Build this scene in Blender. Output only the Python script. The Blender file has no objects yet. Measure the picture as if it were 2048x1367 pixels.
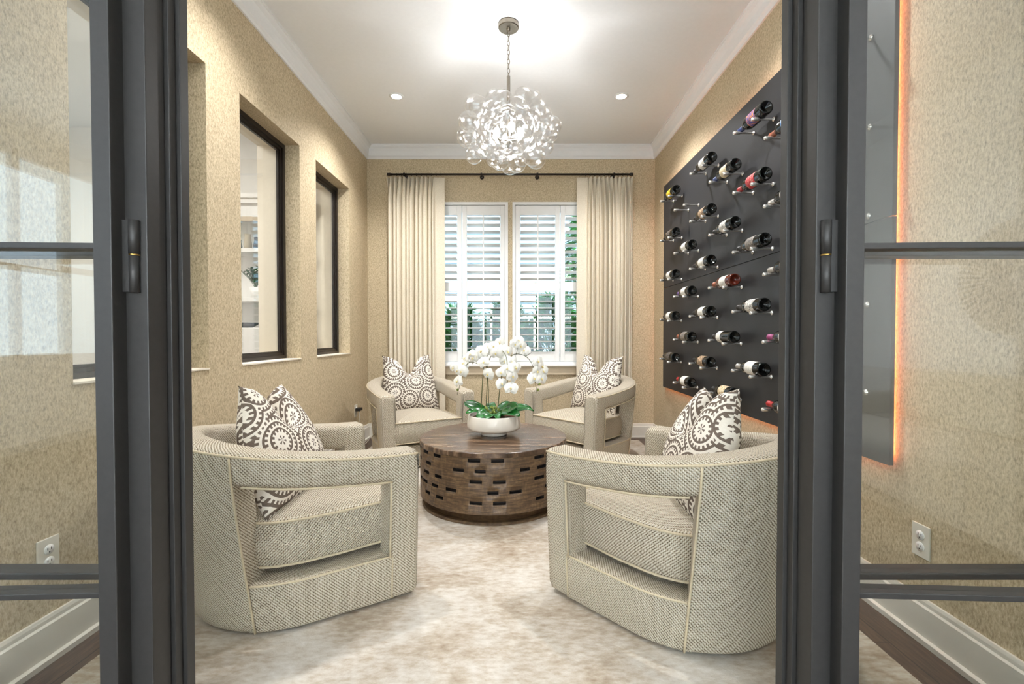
import bpy, bmesh, math, random
from mathutils import Vector, Matrix
random.seed(7)
S = bpy.context.scene
COL = S.collection
PI = math.pi
# ------------------------------------------------------------------ camera
CAMH = 1.07
FPX = 930.0                      # focal length in pixels of the 2048 wide frame
PITCH = math.radians(1.0)
cd = bpy.data.cameras.new('camera'); cam = bpy.data.objects.new('camera', cd); COL.objects.link(cam)
cd.sensor_width = 36.0; cd.lens = FPX / 2048 * 36.0
cd.clip_start = 0.02; cd.clip_end = 200
cam.location = (0, 0, CAMH); cam.rotation_euler = (PI/2 - PITCH, 0, 0)
cd.shift_x = -9.0 / 2048; cd.shift_y = 2.7 / 2048
S.camera = cam
# ------------------------------------------------------------------ colour management, world
vs = S.view_settings
vs.view_transform = 'Standard'; vs.look = 'None'; vs.gamma = 1.0; vs.use_curve_mapping = False
vs.exposure = 0.45
try:
    S.cycles.transparent_max_bounces = 36; S.cycles.max_bounces = 8; S.cycles.diffuse_bounces = 4; S.cycles.glossy_bounces = 4
    S.cycles.sample_clamp_indirect = 6.0; S.cycles.caustics_reflective = False; S.cycles.caustics_refractive = False
    S.cycles.use_denoising = True
except Exception:
    pass
W = bpy.data.worlds.new('world'); S.world = W; W.use_nodes = True
wn = W.node_tree.nodes; wl = W.node_tree.links
bg = wn['Background']; bg.inputs['Color'].default_value = (0.66, 0.84, 1.0, 1); bg.inputs['Strength'].default_value = 3.0
# ------------------------------------------------------------------ lights (room lamps and sun, plus fill lights added in hall and kitchen)
def add_light(name, kind, loc, power, color=(1, 1, 1), rot=(0, 0, 0), size=None, size_y=None, spot=None, blend=0.5, radius=None):
    l = bpy.data.lights.new(name, kind); l.energy = power; l.color = color
    if kind == 'AREA':
        l.shape = 'RECTANGLE'; l.size = size; l.size_y = size_y or size
    if kind == 'SPOT':
        l.spot_size = math.radians(spot); l.spot_blend = blend; l.shadow_soft_size = radius or 0.04
    if kind == 'POINT':
        l.shadow_soft_size = radius or 0.05
    o = bpy.data.objects.new(name, l); COL.objects.link(o); o.location = loc; o.rotation_euler = rot
    return o
WARM = (0.99, 0.985, 1.0)
XL, XR, YB, YF, H = -1.547, 1.432, 4.84, 1.20, 3.02        # room shell
CANS = [(-0.98, 3.83), (0.855, 3.83), (-1.02, 2.27), (0.88, 2.27)]
for (x, y) in CANS:
    add_light('downlight_lamp', 'SPOT', (x, y, H - 0.03), 105 if y > 3 else 78, WARM, spot=132, blend=1.0, radius=0.035)
CHX, CHY, CHZ = -0.05, 2.95, 2.353
add_light('chandelier_lamp', 'POINT', (CHX, CHY, CHZ), 31, (0.97, 0.985, 1.0), radius=0.04)
# large area fill added behind the camera, at an invented rear window
add_light('hall_fill_area', 'AREA', (-0.1, -3.35, 1.6), 980, (0.90, 0.955, 1.0), rot=(PI/2, 0, PI), size=3.6, size_y=2.3)
# unseen area light added to brighten the kitchen
add_light('kitchen_fill', 'AREA', (-3.1, 2.4, 2.95), 38, (1, 0.98, 0.95), size=1.2)
for (x, y) in [(-1.9, -0.7), (1.8, -0.7), (-1.9, -2.3), (1.8, -2.3)]:  # unseen spots added as fill in the hall, without fixtures
    add_light('hall_fill_spot', 'SPOT', (x, y, H - 0.03), 45, WARM, spot=130, blend=0.6, radius=0.04)
sun = bpy.data.lights.new('sun', 'SUN'); sun.energy = 3.0; sun.angle = 0.02; sun.color = (1, 0.96, 0.9)
so = bpy.data.objects.new('sun', sun); COL.objects.link(so); so.rotation_euler = (math.radians(38), 0, math.radians(35))

# ================================================================== helpers
def tag(o, label=None, cat=None, group=None, kind=None):
    if label: o['label'] = label
    if cat: o['category'] = cat
    if group: o['group'] = group
    if kind: o['kind'] = kind
    return o
def empty(name, loc=(0, 0, 0), rz=0.0):
    o = bpy.data.objects.new(name, None); COL.objects.link(o); o.location = loc; o.rotation_euler = (0, 0, rz)
    o.empty_display_size = 0.05
    return o
class MB:
    """collects geometry (verts, faces, optional uv, smooth flags, material slots)"""
    def __init__(s): s.v = []; s.f = []; s.uv = {}; s.sm = []; s.mi = []
    def face(s, idx, smooth=False, uv=None, mi=0):
        s.f.append(tuple(idx)); s.sm.append(smooth); s.mi.append(mi)
        if uv: s.uv[len(s.f) - 1] = uv
    def box(s, a, b, mi=0, bev=0.0):
        x0, y0, z0 = (min(a[i], b[i]) for i in range(3)); x1, y1, z1 = (max(a[i], b[i]) for i in range(3))
        n = len(s.v)
        if bev <= 0:
            s.v += [(x0,y0,z0),(x1,y0,z0),(x1,y1,z0),(x0,y1,z0),(x0,y0,z1),(x1,y0,z1),(x1,y1,z1),(x0,y1,z1)]
            for q in ((0,3,2,1),(4,5,6,7),(0,1,5,4),(1,2,6,5),(2,3,7,6),(3,0,4,7)): s.face([n+i for i in q], mi=mi)
        else:
            bm = bmesh.new(); bmesh.ops.create_cube(bm, size=1.0)
            bmesh.ops.scale(bm, vec=(x1-x0, y1-y0, z1-z0), verts=bm.verts)
            bmesh.ops.translate(bm, vec=((x0+x1)/2, (y0+y1)/2, (z0+z1)/2), verts=bm.verts)
            bmesh.ops.bevel(bm, geom=list(bm.edges), offset=bev, segments=2, affect='EDGES', profile=0.5)
            bm.verts.index_update()
            s.v += [tuple(v.co) for v in bm.verts]
            for f in bm.faces: s.face([n + v.index for v in f.verts], mi=mi)
            bm.free()
        return s
    def grid(s, pts, closed_u=False, closed_v=False, smooth=True, uvs=None, mi=0):
        """pts[i][j]"""
        n = len(s.v); nu = len(pts); nv = len(pts[0])
        for r in pts: s.v += [tuple(p) for p in r]
        for i in range(nu if closed_u else nu - 1):
            for j in range(nv if closed_v else nv - 1):
                i2 = (i + 1) % nu; j2 = (j + 1) % nv
                uv = None
                if uvs:
                    uu = uvs[i]; u2 = uvs[i + 1] if i + 1 < len(uvs) else uvs[i2]
                    jj2 = j + 1 if j + 1 < len(uu) else j2
                    uv = [uu[j], u2[j], u2[jj2], uu[jj2]]
                s.face([n + i*nv + j, n + i2*nv + j, n + i2*nv + j2, n + i*nv + j2], smooth, uv, mi)
        return n
    def lathe(s, prof, seg=32, smooth=True, center=(0, 0, 0), axis='Z', cap=True, mi=0, a0=0.0, a1=2*PI):
        full = abs(a1 - a0 - 2*PI) < 1e-6
        n = seg if full else seg + 1
        pts = []
        for k in range(n):
            a = a0 + (a1 - a0) * k / seg
            row = []
            for (r, z) in prof:
                p = (r*math.cos(a), r*math.sin(a), z)
                if axis == 'Y': p = (r*math.cos(a), z, r*math.sin(a))
                if axis == 'X': p = (z, r*math.cos(a), r*math.sin(a))
                row.append((p[0]+center[0], p[1]+center[1], p[2]+center[2]))
            pts.append(row)
        s.grid(pts, closed_u=full, smooth=smooth, mi=mi)
        return s
    def tube(s, path, r, seg=8, closed=False, cap=True, mi=0):
        P = [Vector(p) for p in path]; m = len(P)
        rad = r if isinstance(r, (list, tuple)) else [r]*m
        rings = []; up = None
        for i in range(m):
            if closed: t = P[(i+1) % m] - P[i-1]
            else: t = P[min(i+1, m-1)] - P[max(i-1, 0)]
            if t.length < 1e-9: t = Vector((0, 0, 1))
            t.normalize()
            if up is None:
                up = Vector((0, 0, 1)) if abs(t.z) < 0.9 else Vector((1, 0, 0))
            x = up - t*up.dot(t)
            if x.length < 1e-6: x = t.orthogonal()
            x.normalize(); y = t.cross(x); up = x
            rings.append([P[i] + (x*math.cos(2*PI*k/seg) + y*math.sin(2*PI*k/seg))*rad[i] for k in range(seg)])
        n = s.grid(rings, closed_u=closed, closed_v=True, mi=mi)
        if cap and not closed:
            s.face([n + k for k in range(seg)][::-1], mi=mi); s.face([n + (m-1)*seg + k for k in range(seg)], mi=mi)
        return s
    def sphere(s, c, r, seg=12, rings=8, mi=0, sc=(1, 1, 1)):
        prof = [(r*math.sin(PI*k/rings), -r*math.cos(PI*k/rings)) for k in range(rings + 1)]
        pts = []
        for k in range(seg):
            a = 2*PI*k/seg
            pts.append([(c[0]+p*math.cos(a)*sc[0], c[1]+p*math.sin(a)*sc[1], c[2]+z*sc[2]) for p, z in prof])
        s.grid(pts, closed_u=True, mi=mi)
        return s
    def prism(s, poly, z0, z1, mi=0):
        n = len(s.v); m = len(poly)
        s.v += [(x, y, z0) for x, y in poly] + [(x, y, z1) for x, y in poly]
        s.face([n+i for i in range(m)][::-1], mi=mi); s.face([n+m+i for i in range(m)], mi=mi)
        for i in range(m):
            j = (i+1) % m
            s.face([n+i, n+j, n+m+j, n+m+i], mi=mi)
        return s
    def mesh(s, name, mats):
        me = bpy.data.meshes.new(name); me.from_pydata(s.v, [], s.f); me.validate()
        if len(me.polygons) == len(s.f):
            me.polygons.foreach_set('use_smooth', s.sm); me.polygons.foreach_set('material_index', s.mi)
            if s.uv:
                ul = me.uv_layers.new(name='UVMap')
                for k, uv in s.uv.items():
                    p = me.polygons[k]
                    for li, c in zip(p.loop_indices, uv): ul.data[li].uv = c
        for m in (mats if isinstance(mats, (list, tuple)) else [mats]): me.materials.append(m)
        bm = bmesh.new(); bm.from_mesh(me); bmesh.ops.recalc_face_normals(bm, faces=bm.faces); bm.to_mesh(me); bm.free()
        me.update()
        return me
    def build(s, name, mats, parent=None, loc=None, rot=None):
        o = bpy.data.objects.new(name, s.mesh(name, mats)); COL.objects.link(o)
        if parent: o.parent = parent
        if loc: o.location = loc
        if rot: o.rotation_euler = rot
        return o
def inst(o, parent=None, loc=None, rot=None, scale=None):
    c = o.copy(); COL.objects.link(c); c.parent = parent
    if loc is not None: c.location = loc
    if rot is not None: c.rotation_euler = rot
    if scale is not None: c.scale = scale
    return c
def copy_tree(o, parent=None):
    c = o.copy(); COL.objects.link(c); c.parent = parent
    for ch in list(o.children): copy_tree(ch, c)
    return c
def sstep(a, b, x):
    t = max(0.0, min(1.0, (x - a) / (b - a))); return t*t*(3 - 2*t)

# ================================================================== materials
def srgb(r, g, b):
    f = lambda c: (c/255/12.92) if c/255 <= 0.04045 else ((c/255 + 0.055)/1.055)**2.4
    return (f(r), f(g), f(b), 1.0)
class NT:
    def __init__(s, name):
        s.m = bpy.data.materials.new(name); s.m.use_nodes = True
        s.t = s.m.node_tree; s.n = s.t.nodes; s.l = s.t.links
        s.p = s.n['Principled BSDF']; s.out = s.n['Material Output']
    def node(s, typ, **kw):
        n = s.n.new(typ)
        for k, v in kw.items():
            if k in ('op',): n.operation = v
            else: setattr(n, k, v)
        return n
    def link(s, a, b): s.l.new(a, b)
    def val(s, x, sock):
        if hasattr(x, 'is_output'): s.l.new(x, sock)
        else: sock.default_value = x
    def math(s, op, a, b=None, clamp=False):
        n = s.n.new('ShaderNodeMath'); n.operation = op; n.use_clamp = clamp
        s.val(a, n.inputs[0])
        if b is not None: s.val(b, n.inputs[1])
        return n.outputs[0]
    def noise(s, scale, detail=3, rough=0.55, vec=None, dist=0.0):
        n = s.n.new('ShaderNodeTexNoise'); n.inputs['Scale'].default_value = scale
        n.inputs['Detail'].default_value = detail; n.inputs['Roughness'].default_value = rough; n.inputs['Distortion'].default_value = dist
        if vec is not None: s.l.new(vec, n.inputs['Vector'])
        return n.outputs['Fac']
    def coord(s, kind='Object', scale=(1, 1, 1), rot=(0, 0, 0)):
        c = s.n.new('ShaderNodeTexCoord'); mp = s.n.new('ShaderNodeMapping')
        mp.inputs['Scale'].default_value = scale; mp.inputs['Rotation'].default_value = rot
        s.l.new(c.outputs[kind], mp.inputs['Vector']); return mp.outputs['Vector']
    def ramp(s, fac, stops):
        r = s.n.new('ShaderNodeValToRGB'); e = r.color_ramp.elements
        while len(e) < len(stops): e.new(0.5)
        for el, (p, c) in zip(e, stops): el.position = p; el.color = c
        s.l.new(fac, r.inputs['Fac']); return r.outputs['Color']
    def mix(s, fac, a, b, blend='MIX'):
        n = s.n.new('ShaderNodeMix'); n.data_type = 'RGBA'; n.blend_type = blend
        s.val(fac, n.inputs[0]); s.val(a, n.inputs[6]); s.val(b, n.inputs[7]); return n.outputs[2]
    def base(s, c, rough=None, metal=None):
        s.val(c, s.p.inputs['Base Color'])
        if rough is not None: s.val(rough, s.p.inputs['Roughness'])
        if metal is not None: s.p.inputs['Metallic'].default_value = metal
        return s
    def bump(s, h, strength=0.3, dist=0.01):
        b = s.n.new('ShaderNodeBump'); b.inputs['Strength'].default_value = strength; b.inputs['Distance'].default_value = dist
        s.l.new(h, b.inputs['Height']); s.l.new(b.outputs['Normal'], s.p.inputs['Normal']); return s
def plain(name, col, rough=0.5, metal=0.0, var=0.06, scale=18, bump=0.0, coat=0.0):
    m = NT(name); n = m.noise(scale, 4, vec=m.coord())
    dark = tuple(c*(1 - var) for c in col[:3]) + (1,); lite = tuple(min(1, c*(1 + var)) for c in col[:3]) + (1,)
    m.base(m.ramp(n, [(0.3, dark), (0.7, lite)]), rough, metal)
    if bump: m.bump(n, bump, 0.004)
    if coat: m.p.inputs['Coat Weight'].default_value = coat
    return m.m
M = {}
# -- grasscloth / metallic cork wall covering
def grasscloth():
    m = NT('grasscloth')
    v1 = m.coord(scale=(1, 1, 0.55)); v2 = m.coord(scale=(1, 1, 0.28))
    a = m.noise(120, 4, 0.75, v1); b = m.noise(300, 3, 0.7, v2); c = m.noise(2.2, 3, 0.5, m.coord())
    f = m.math('ADD', m.math('MULTIPLY', a, 0.62), m.math('MULTIPLY', b, 0.38))
    col = m.ramp(f, [(0.30, srgb(114, 100, 78)), (0.42, srgb(175, 158, 127)), (0.53, srgb(209, 192, 159)), (0.68, srgb(233, 220, 191))])
    col = m.mix(m.math('MULTIPLY', c, 0.22), col, srgb(176, 152, 128))
    m.base(col, 0.62).bump(f, 0.18, 0.003)
    m.p.inputs['Specular IOR Level'].default_value = 0.3
    return m.m
M['grass'] = grasscloth()
M['ceiling'] = plain('ceiling_paint', srgb(238, 238, 237), 0.8, var=0.012, scale=40, bump=0.04)
M['white'] = plain('white_paint', srgb(244, 242, 238), 0.35, var=0.015)
M['trimw'] = plain('trim_paint', srgb(232, 226, 214), 0.4, var=0.02)
M['cream'] = plain('cream_paint', srgb(240, 230, 212), 0.55, var=0.015)
M['sillw'] = plain('sill_beige_paint', srgb(206, 188, 160), 0.5, var=0.04)
M['steel'] = plain('black_steel', srgb(50, 48, 46), 0.5, 0.0, var=0.1, scale=60, bump=0.03)
M['bronze'] = plain('dark_bronze', srgb(38, 30, 24), 0.35, 0.2, var=0.2, scale=30)
M['brass'] = plain('hinge_brass', srgb(196, 160, 90), 0.3, 1.0)
M['nickel'] = plain('aged_nickel', srgb(150, 142, 130), 0.3, 1.0, var=0.1)
M['chrome'] = plain('polished_aluminium', srgb(226, 222, 215), 0.22, 0.75, var=0.05)
M['plastic'] = plain('white_plastic', srgb(228, 222, 208), 0.35, var=0.02)
M['black'] = plain('black_plastic', srgb(24, 23, 22), 0.4, var=0.1)
def wood_floor():
    m = NT('dark_wood_floor')
    v = m.coord(scale=(9, 0.9, 1)); g = m.noise(9, 5, 0.6, v, 0.4)
    br = m.node('ShaderNodeTexBrick'); br.inputs['Scale'].default_value = 1.0
    br.inputs['Brick Width'].default_value = 1.6; br.inputs['Row Height'].default_value = 0.13; br.inputs['Mortar Size'].default_value = 0.0025
    br.inputs['Color1'].default_value = (0.8, 0.8, 0.8, 1); br.inputs['Color2'].default_value = (1, 1, 1, 1); br.inputs['Mortar'].default_value = (0.2, 0.2, 0.2, 1)
    m.link(m.coord(rot=(0, 0, PI/2)), br.inputs['Vector'])
    c = m.ramp(g, [(0.25, srgb(52, 38, 28)), (0.55, srgb(84, 62, 46)), (0.8, srgb(112, 86, 64))])
    m.base(m.mix(1.0, c, br.outputs['Color'], 'MULTIPLY'), 0.38).bump(g, 0.1, 0.003)
    return m.m
M['floor'] = wood_floor()
def rug():
    m = NT('distressed_rug')
    a = m.noise(2.3, 6, 0.68, m.coord(), 0.6); b = m.noise(26, 4, 0.6, m.coord(scale=(1, 2.2, 1))); c = m.noise(210, 2, 0.6, m.coord())
    f = m.math('ADD', m.math('MULTIPLY', a, 0.62), m.math('MULTIPLY', b, 0.38))
    col = m.ramp(f, [(0.34, srgb(150, 133, 113)), (0.46, srgb(182, 170, 153)), (0.55, srgb(203, 196, 184)), (0.66, srgb(218, 214, 206))])
    col = m.mix(m.math('MULTIPLY', c, 0.18), col, srgb(170, 150, 128))
    h = m.math('ADD', b, m.math('MULTIPLY', c, 0.6))
    m.base(col, 0.95).bump(h, 0.25, 0.006); m.p.inputs['Specular IOR Level'].default_value = 0.1
    return m.m
M['rug'] = rug()
def boucle():
    m = NT('basket_weave_boucle')
    uv = m.node('ShaderNodeUVMap'); sp = m.node('ShaderNodeSeparateXYZ')
    wob = m.n.new('ShaderNodeTexNoise'); wob.inputs['Scale'].default_value = 60; wob.inputs['Detail'].default_value = 2
    m.link(uv.outputs['UV'], wob.inputs['Vector'])
    vm = m.n.new('ShaderNodeVectorMath'); vm.operation = 'SCALE'; vm.inputs['Scale'].default_value = 0.0045
    m.link(wob.outputs['Color'], vm.inputs[0])
    va = m.n.new('ShaderNodeVectorMath'); va.operation = 'ADD'; m.link(uv.outputs['UV'], va.inputs[0]); m.link(vm.outputs[0], va.inputs[1])
    m.link(va.outputs[0], sp.inputs[0])
    k = 2*PI/0.0120
    s1 = m.math('SINE', m.math('MULTIPLY', m.math('ADD', sp.outputs[0], sp.outputs[1]), k))
    s2 = m.math('SINE', m.math('MULTIPLY', m.math('SUBTRACT', sp.outputs[0], sp.outputs[1]), k))
    w = m.math('ADD', m.math('ADD', m.math('MULTIPLY', m.math('MULTIPLY', s1, s2), 0.28), m.math('MULTIPLY', s1, 0.24)), 0.5)
    n = m.noise(320, 3, 0.6, uv.outputs['UV']); n2 = m.noise(70, 3, 0.6, uv.outputs['UV'])
    f = m.math('ADD', m.math('MULTIPLY', w, 0.62), m.math('MULTIPLY', n, 0.38))
    col = m.ramp(f, [(0.27, srgb(92, 79, 60)), (0.43, srgb(180, 166, 143)), (0.58, srgb(222, 212, 193)), (0.8, srgb(246, 241, 230))])
    col = m.mix(m.math('MULTIPLY', n2, 0.2), col, srgb(206, 186, 152))
    m.base(col, 0.92).bump(f, 0.9, 0.008); m.p.inputs['Specular IOR Level'].default_value = 0.15
    return m.m
M['boucle'] = boucle()
M['piping'] = plain('piping_cord', srgb(200, 184, 154), 0.85, var=0.08, scale=200)
def linen():
    m = NT('linen_drape')
    a = m.noise(420, 3, 0.6, m.coord(scale=(1, 1, 0.25))); b = m.noise(420, 3, 0.6, m.coord(scale=(0.25, 0.25, 1)))
    f = m.math('MULTIPLY', m.math('ADD', a, b), 0.5)
    m.base(m.ramp(f, [(0.35, srgb(214, 200, 176)), (0.6, srgb(238, 228, 208))]), 0.9).bump(f, 0.15, 0.003)
    m.p.inputs['Specular IOR Level'].default_value = 0.15
    return m.m
M['linen'] = linen()
def medallion(seed, rot=0.0, scale=1.0):
    m = NT('medallion_print')
    uvn = m.node('ShaderNodeUVMap'); mp = m.node('ShaderNodeMapping')
    mp.inputs['Location'].default_value = (seed*0.37, seed*0.61, 0); mp.inputs['Rotation'].default_value = (0, 0, rot); mp.inputs['Scale'].default_value = (scale, scale, 1)
    m.link(uvn.outputs['UV'], mp.inputs['Vector'])
    vo = m.node('ShaderNodeTexVoronoi', voronoi_dimensions='2D', feature='F1'); vo.inputs['Scale'].default_value = 5.4; vo.inputs['Randomness'].default_value = 0.62
    m.link(mp.outputs['Vector'], vo.inputs['Vector'])
    vsub = m.n.new('ShaderNodeVectorMath'); vsub.operation = 'SUBTRACT'
    m.link(mp.outputs['Vector'], vsub.inputs[0])
    m.link(vo.outputs['Position'], vsub.inputs[1])
    sp = m.node('ShaderNodeSeparateXYZ'); m.link(vsub.outputs[0], sp.inputs[0])
    r = m.math('MULTIPLY', vo.outputs['Distance'], 1.0)            # in units of cells
    th = m.math('ARCTAN2', sp.outputs[1], sp.outputs[0])
    ring = m.math('MULTIPLY', r, 6.2)                               # rings
    k = m.math('FLOOR', ring); fr = m.math('FRACT', ring)
    nteeth = m.math('ADD', m.math('MULTIPLY', k, 9.0), 5.0)
    teeth = m.math('GREATER_THAN', m.math('SINE', m.math('MULTIPLY', th, nteeth)), 0.12)
    line = m.math('LESS_THAN', fr, 0.30)
    tzone = m.math('LESS_THAN', fr, 0.68)
    white = m.math('MAXIMUM', line, m.math('MULTIPLY', teeth, tzone))
    # centre: pale disc with a six armed dark star
    star = m.math('MULTIPLY', m.math('GREATER_THAN', m.math('COSINE', m.math('MULTIPLY', th, 6.0)), 0.15), m.math('LESS_THAN', ring, 0.72))
    star = m.math('MULTIPLY', star, m.math('GREATER_THAN', ring, 0.1))
    disc = m.math('LESS_THAN', ring, 1.15)
    cen = m.math('SUBTRACT', 1.0, star)
    white = m.math('ADD', m.math('MULTIPLY', disc, cen), m.math('MULTIPLY', m.math('SUBTRACT', 1.0, disc), white))
    n = m.noise(160, 2, 0.5, uvn.outputs['UV'])
    wcol = m.mix(n, srgb(226, 216, 200), srgb(244, 238, 226)); dcol = m.mix(n, srgb(96, 84, 74), srgb(126, 112, 100))
    m.base(m.mix(white, dcol, wcol), 0.9).bump(m.math('ADD', white, n), 0.15, 0.003); m.p.inputs['Specular IOR Level'].default_value = 0.1
    return m.m
def table_wood():
    m = NT('distressed_dark_wood')
    ang = m.node('ShaderNodeTexCoord')
    sp = m.node('ShaderNodeSeparateXYZ'); m.link(ang.outputs['Object'], sp.inputs[0])
    th = m.math('ARCTAN2', sp.outputs[1], sp.outputs[0])
    cv = m.node('ShaderNodeCombineXYZ'); m.link(m.math('MULTIPLY', th, 1.1), cv.inputs[0]); m.link(m.math('MULTIPLY', sp.outputs[2], 22.0), cv.inputs[1])
    g = m.noise(4.0, 6, 0.7, cv.outputs[0], 0.3)
    g2 = m.noise(60, 3, 0.6, m.coord(scale=(1, 1, 0.5)))
    f = m.math('ADD', m.math('MULTIPLY', g, 0.75), m.math('MULTIPLY', g2, 0.25))
    m.base(m.ramp(f, [(0.32, srgb(50, 36, 26)), (0.47, srgb(84, 64, 44)), (0.58, srgb(112, 88, 60)), (0.72, srgb(150, 126, 98))]), 0.5).bump(f, 0.2, 0.004)
    return m.m
def top_wood():
    m = NT('dark_wood_top')
    g = m.noise(5.0, 6, 0.65, m.coord(scale=(0.6, 6, 1), rot=(0, 0, 0.35)), 0.5)
    m.base(m.ramp(g, [(0.34, srgb(54, 40, 30)), (0.5, srgb(88, 68, 52)), (0.66, srgb(140, 114, 90))]), m.math('ADD', m.math('MULTIPLY', g, 0.25), 0.12)).bump(g, 0.08, 0.003)
    return m.m
M['drum'] = table_wood(); M['top'] = top_wood()
M['void'] = plain('slot_shadow_wood', srgb(30, 22, 17), 0.8)
def thin_glass(name, tint=(1, 1, 1, 1), f0=0.045, power=5.0, gain=0.9, rough=0.0, bump=0.0, maxf=0.9):
    m = NT(name); m.n.remove(m.p)
    lw = m.node('ShaderNodeLayerWeight'); lw.inputs['Blend'].default_value = 0.5
    tr = m.node('ShaderNodeBsdfTransparent'); tr.inputs['Color'].default_value = tint
    gl = m.node('ShaderNodeBsdfGlossy'); gl.inputs['Roughness'].default_value = rough; gl.inputs['Color'].default_value = (1, 1, 1, 1)
    if bump:
        nz = m.noise(22, 3, 0.5, m.coord()); b = m.n.new('ShaderNodeBump'); b.inputs['Strength'].default_value = bump; b.inputs['Distance'].default_value = 0.02
        m.link(nz, b.inputs['Height']); m.link(b.outputs['Normal'], gl.inputs['Normal'])
    f = m.math('ADD', m.math('MULTIPLY', m.math('POWER', lw.outputs['Facing'], power), gain), f0, clamp=True)
    f = m.math('MINIMUM', f, maxf)
    mx = m.node('ShaderNodeMixShader'); m.link(f, mx.inputs[0]); m.link(tr.outputs[0], mx.inputs[1]); m.link(gl.outputs[0], mx.inputs[2])
    m.link(mx.outputs[0], m.out.inputs['Surface'])
    return m.m
M['glass'] = thin_glass('window_glass', (0.985, 0.99, 0.98, 1))
M['bubble'] = thin_glass('bubble_glass', (0.985, 0.985, 0.985, 1), f0=0.08, power=3.0, gain=0.9, bump=0.05, rough=0.0)
def emit(name, col, strength):
    m = NT(name); m.n.remove(m.p); e = m.node('ShaderNodeEmission'); e.inputs['Color'].default_value = col; e.inputs['Strength'].default_value = strength
    m.link(e.outputs[0], m.out.inputs['Surface']); return m.m
M['bulb'] = emit('bulb_glow', (1, 0.97, 0.93, 1), 16)
M['lens'] = emit('downlight_glow', (1, 0.95, 0.88, 1), 14)
M['led'] = emit('led_strip_glow', (1, 0.25, 0.07, 1), 30.0)
M['panel'] = plain('matte_black_panel', srgb(44, 44, 46), 0.5, 0.0, var=0.1, scale=120, bump=0.04)
M['bottle'] = plain('dark_bottle_glass', srgb(16, 18, 16), 0.06, var=0.05)
M['rose'] = plain('amber_bottle_glass', srgb(84, 28, 14), 0.06, var=0.1)
M['ceramic'] = plain('ivory_ceramic', srgb(232, 224, 210), 0.3, var=0.03, scale=8)
M['soil'] = plain('brown_moss', srgb(92, 66, 40), 0.95, var=0.4, scale=80, bump=0.4)
M['leaf'] = plain('orchid_leaf', srgb(26, 88, 32), 0.25, var=0.45, scale=14)
M['moss'] = plain('moss_sprig', srgb(120, 132, 60), 0.8, var=0.3, scale=50)
M['stem'] = plain('orchid_stem', srgb(78, 80, 40), 0.5, var=0.2)
M['petal'] = plain('white_petal', srgb(246, 243, 234), 0.55, var=0.03, scale=60)
M['lip'] = plain('yellow_lip', srgb(226, 206, 140), 0.6, var=0.25, scale=90)
M['siding'] = plain('pale_blue_siding', srgb(188, 212, 226), 0.7, var=0.02)
M['shrub'] = plain('shrub_leaf', srgb(30, 104, 34), 0.9, var=0.7, scale=7)
M['bark'] = plain('bark', srgb(86, 74, 62), 0.9, var=0.3)
M['ground'] = plain('mulch_ground', srgb(120, 104, 86), 0.95, var=0.3, scale=9)
M['sofa'] = plain('hall_sofa_linen', srgb(212, 204, 190), 0.9, var=0.05, scale=120)

# ================================================================== room shell
def slab(name, a, b, mat, kind='structure'):
    o = MB().box(a, b).build(name, mat); tag(o, kind=kind); return o
def wall_open(name, plane, t0, t1, u0, u1, z0, z1, holes, mat):
    """plane 'X': slab between x=t0..t1 running along y=u0..u1; holes = (ua, ub, za, zb)"""
    mb = MB()
    def bx(ua, ub, za, zb):
        if ub - ua < 1e-4 or zb - za < 1e-4: return
        if plane == 'X': mb.box((t0, ua, za), (t1, ub, zb))
        else: mb.box((ua, t0, za), (ub, t1, zb))
    hs = sorted(holes); cur = u0
    for (ua, ub, za, zb) in hs:
        bx(cur, ua, z0, z1); bx(ua, ub, z0, za); bx(ua, ub, zb, z1); cur = ub
    bx(cur, u1, z0, z1)
    o = mb.build(name, mat); tag(o, kind='structure'); return o
slab('floor', (-4.6, -3.6, -0.1), (3.4, YB + 0.2, 0.0), M['floor'])
slab('ceiling', (-4.6, -3.6, H), (3.4, YB + 0.2, H + 0.1), M['ceiling'])
WINS = [(1.62, 2.336), (2.62, 3.338), (3.606, 4.32)]
ZS, ZT = 0.898, 2.422
FX = -1.651
wall_open('wall_left', 'X', XL, -1.70, YF - 0.14, YB + 0.2, 0, H, [(a, b, ZS, ZT) for a, b in WINS], M['grass'])
wall_open('wall_kitchen_side', 'X', -1.70, -1.85, YF - 0.14, YB + 0.2, 0, H, [(a, b, ZS, ZT) for a, b in WINS], M['cream'])
slab('wall_right', (XR, 1.06, 0), (XR + 0.12, YB + 0.2, H), M['grass'])
WB = [(-1.03, -0.10), (-0.03, 0.935)]
WZ0, WZ1 = 0.775, 2.434
wall_open('wall_back', 'Y', YB, YB + 0.16, XL - 0.1, XR + 0.1, 0, H, [(a, b, WZ0, WZ1) for a, b in WB], M['grass'])
# header over the glass partition and hall walls
PT = 2.74
slab('wall_front', (-4.6, 1.08, PT), (3.4, 1.20, H), M['white'])
slab('wall_hall_front_left', (-4.6, 1.08, 0), (-1.86, 1.20, PT), M['white'])
slab('wall_hall_front_right', (XR + 0.13, 1.08, 0), (3.4, 1.20, PT), M['white'])
wall_open('wall_hall_left', 'X', -4.6, -4.5, -3.5, YB + 0.2, 0, H, [(-3.3, -0.5, 0.82, 2.75)], M['white'])
slab('wall_hall_right', (3.3, -3.6, 0), (3.4, 1.08, H), M['white'])
wall_open('wall_hall_back', 'Y', -3.6, -3.5, -4.6, 3.4, 0, H, [(-2.0, 1.8, 0.35, 2.8)], M['white'])

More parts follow.
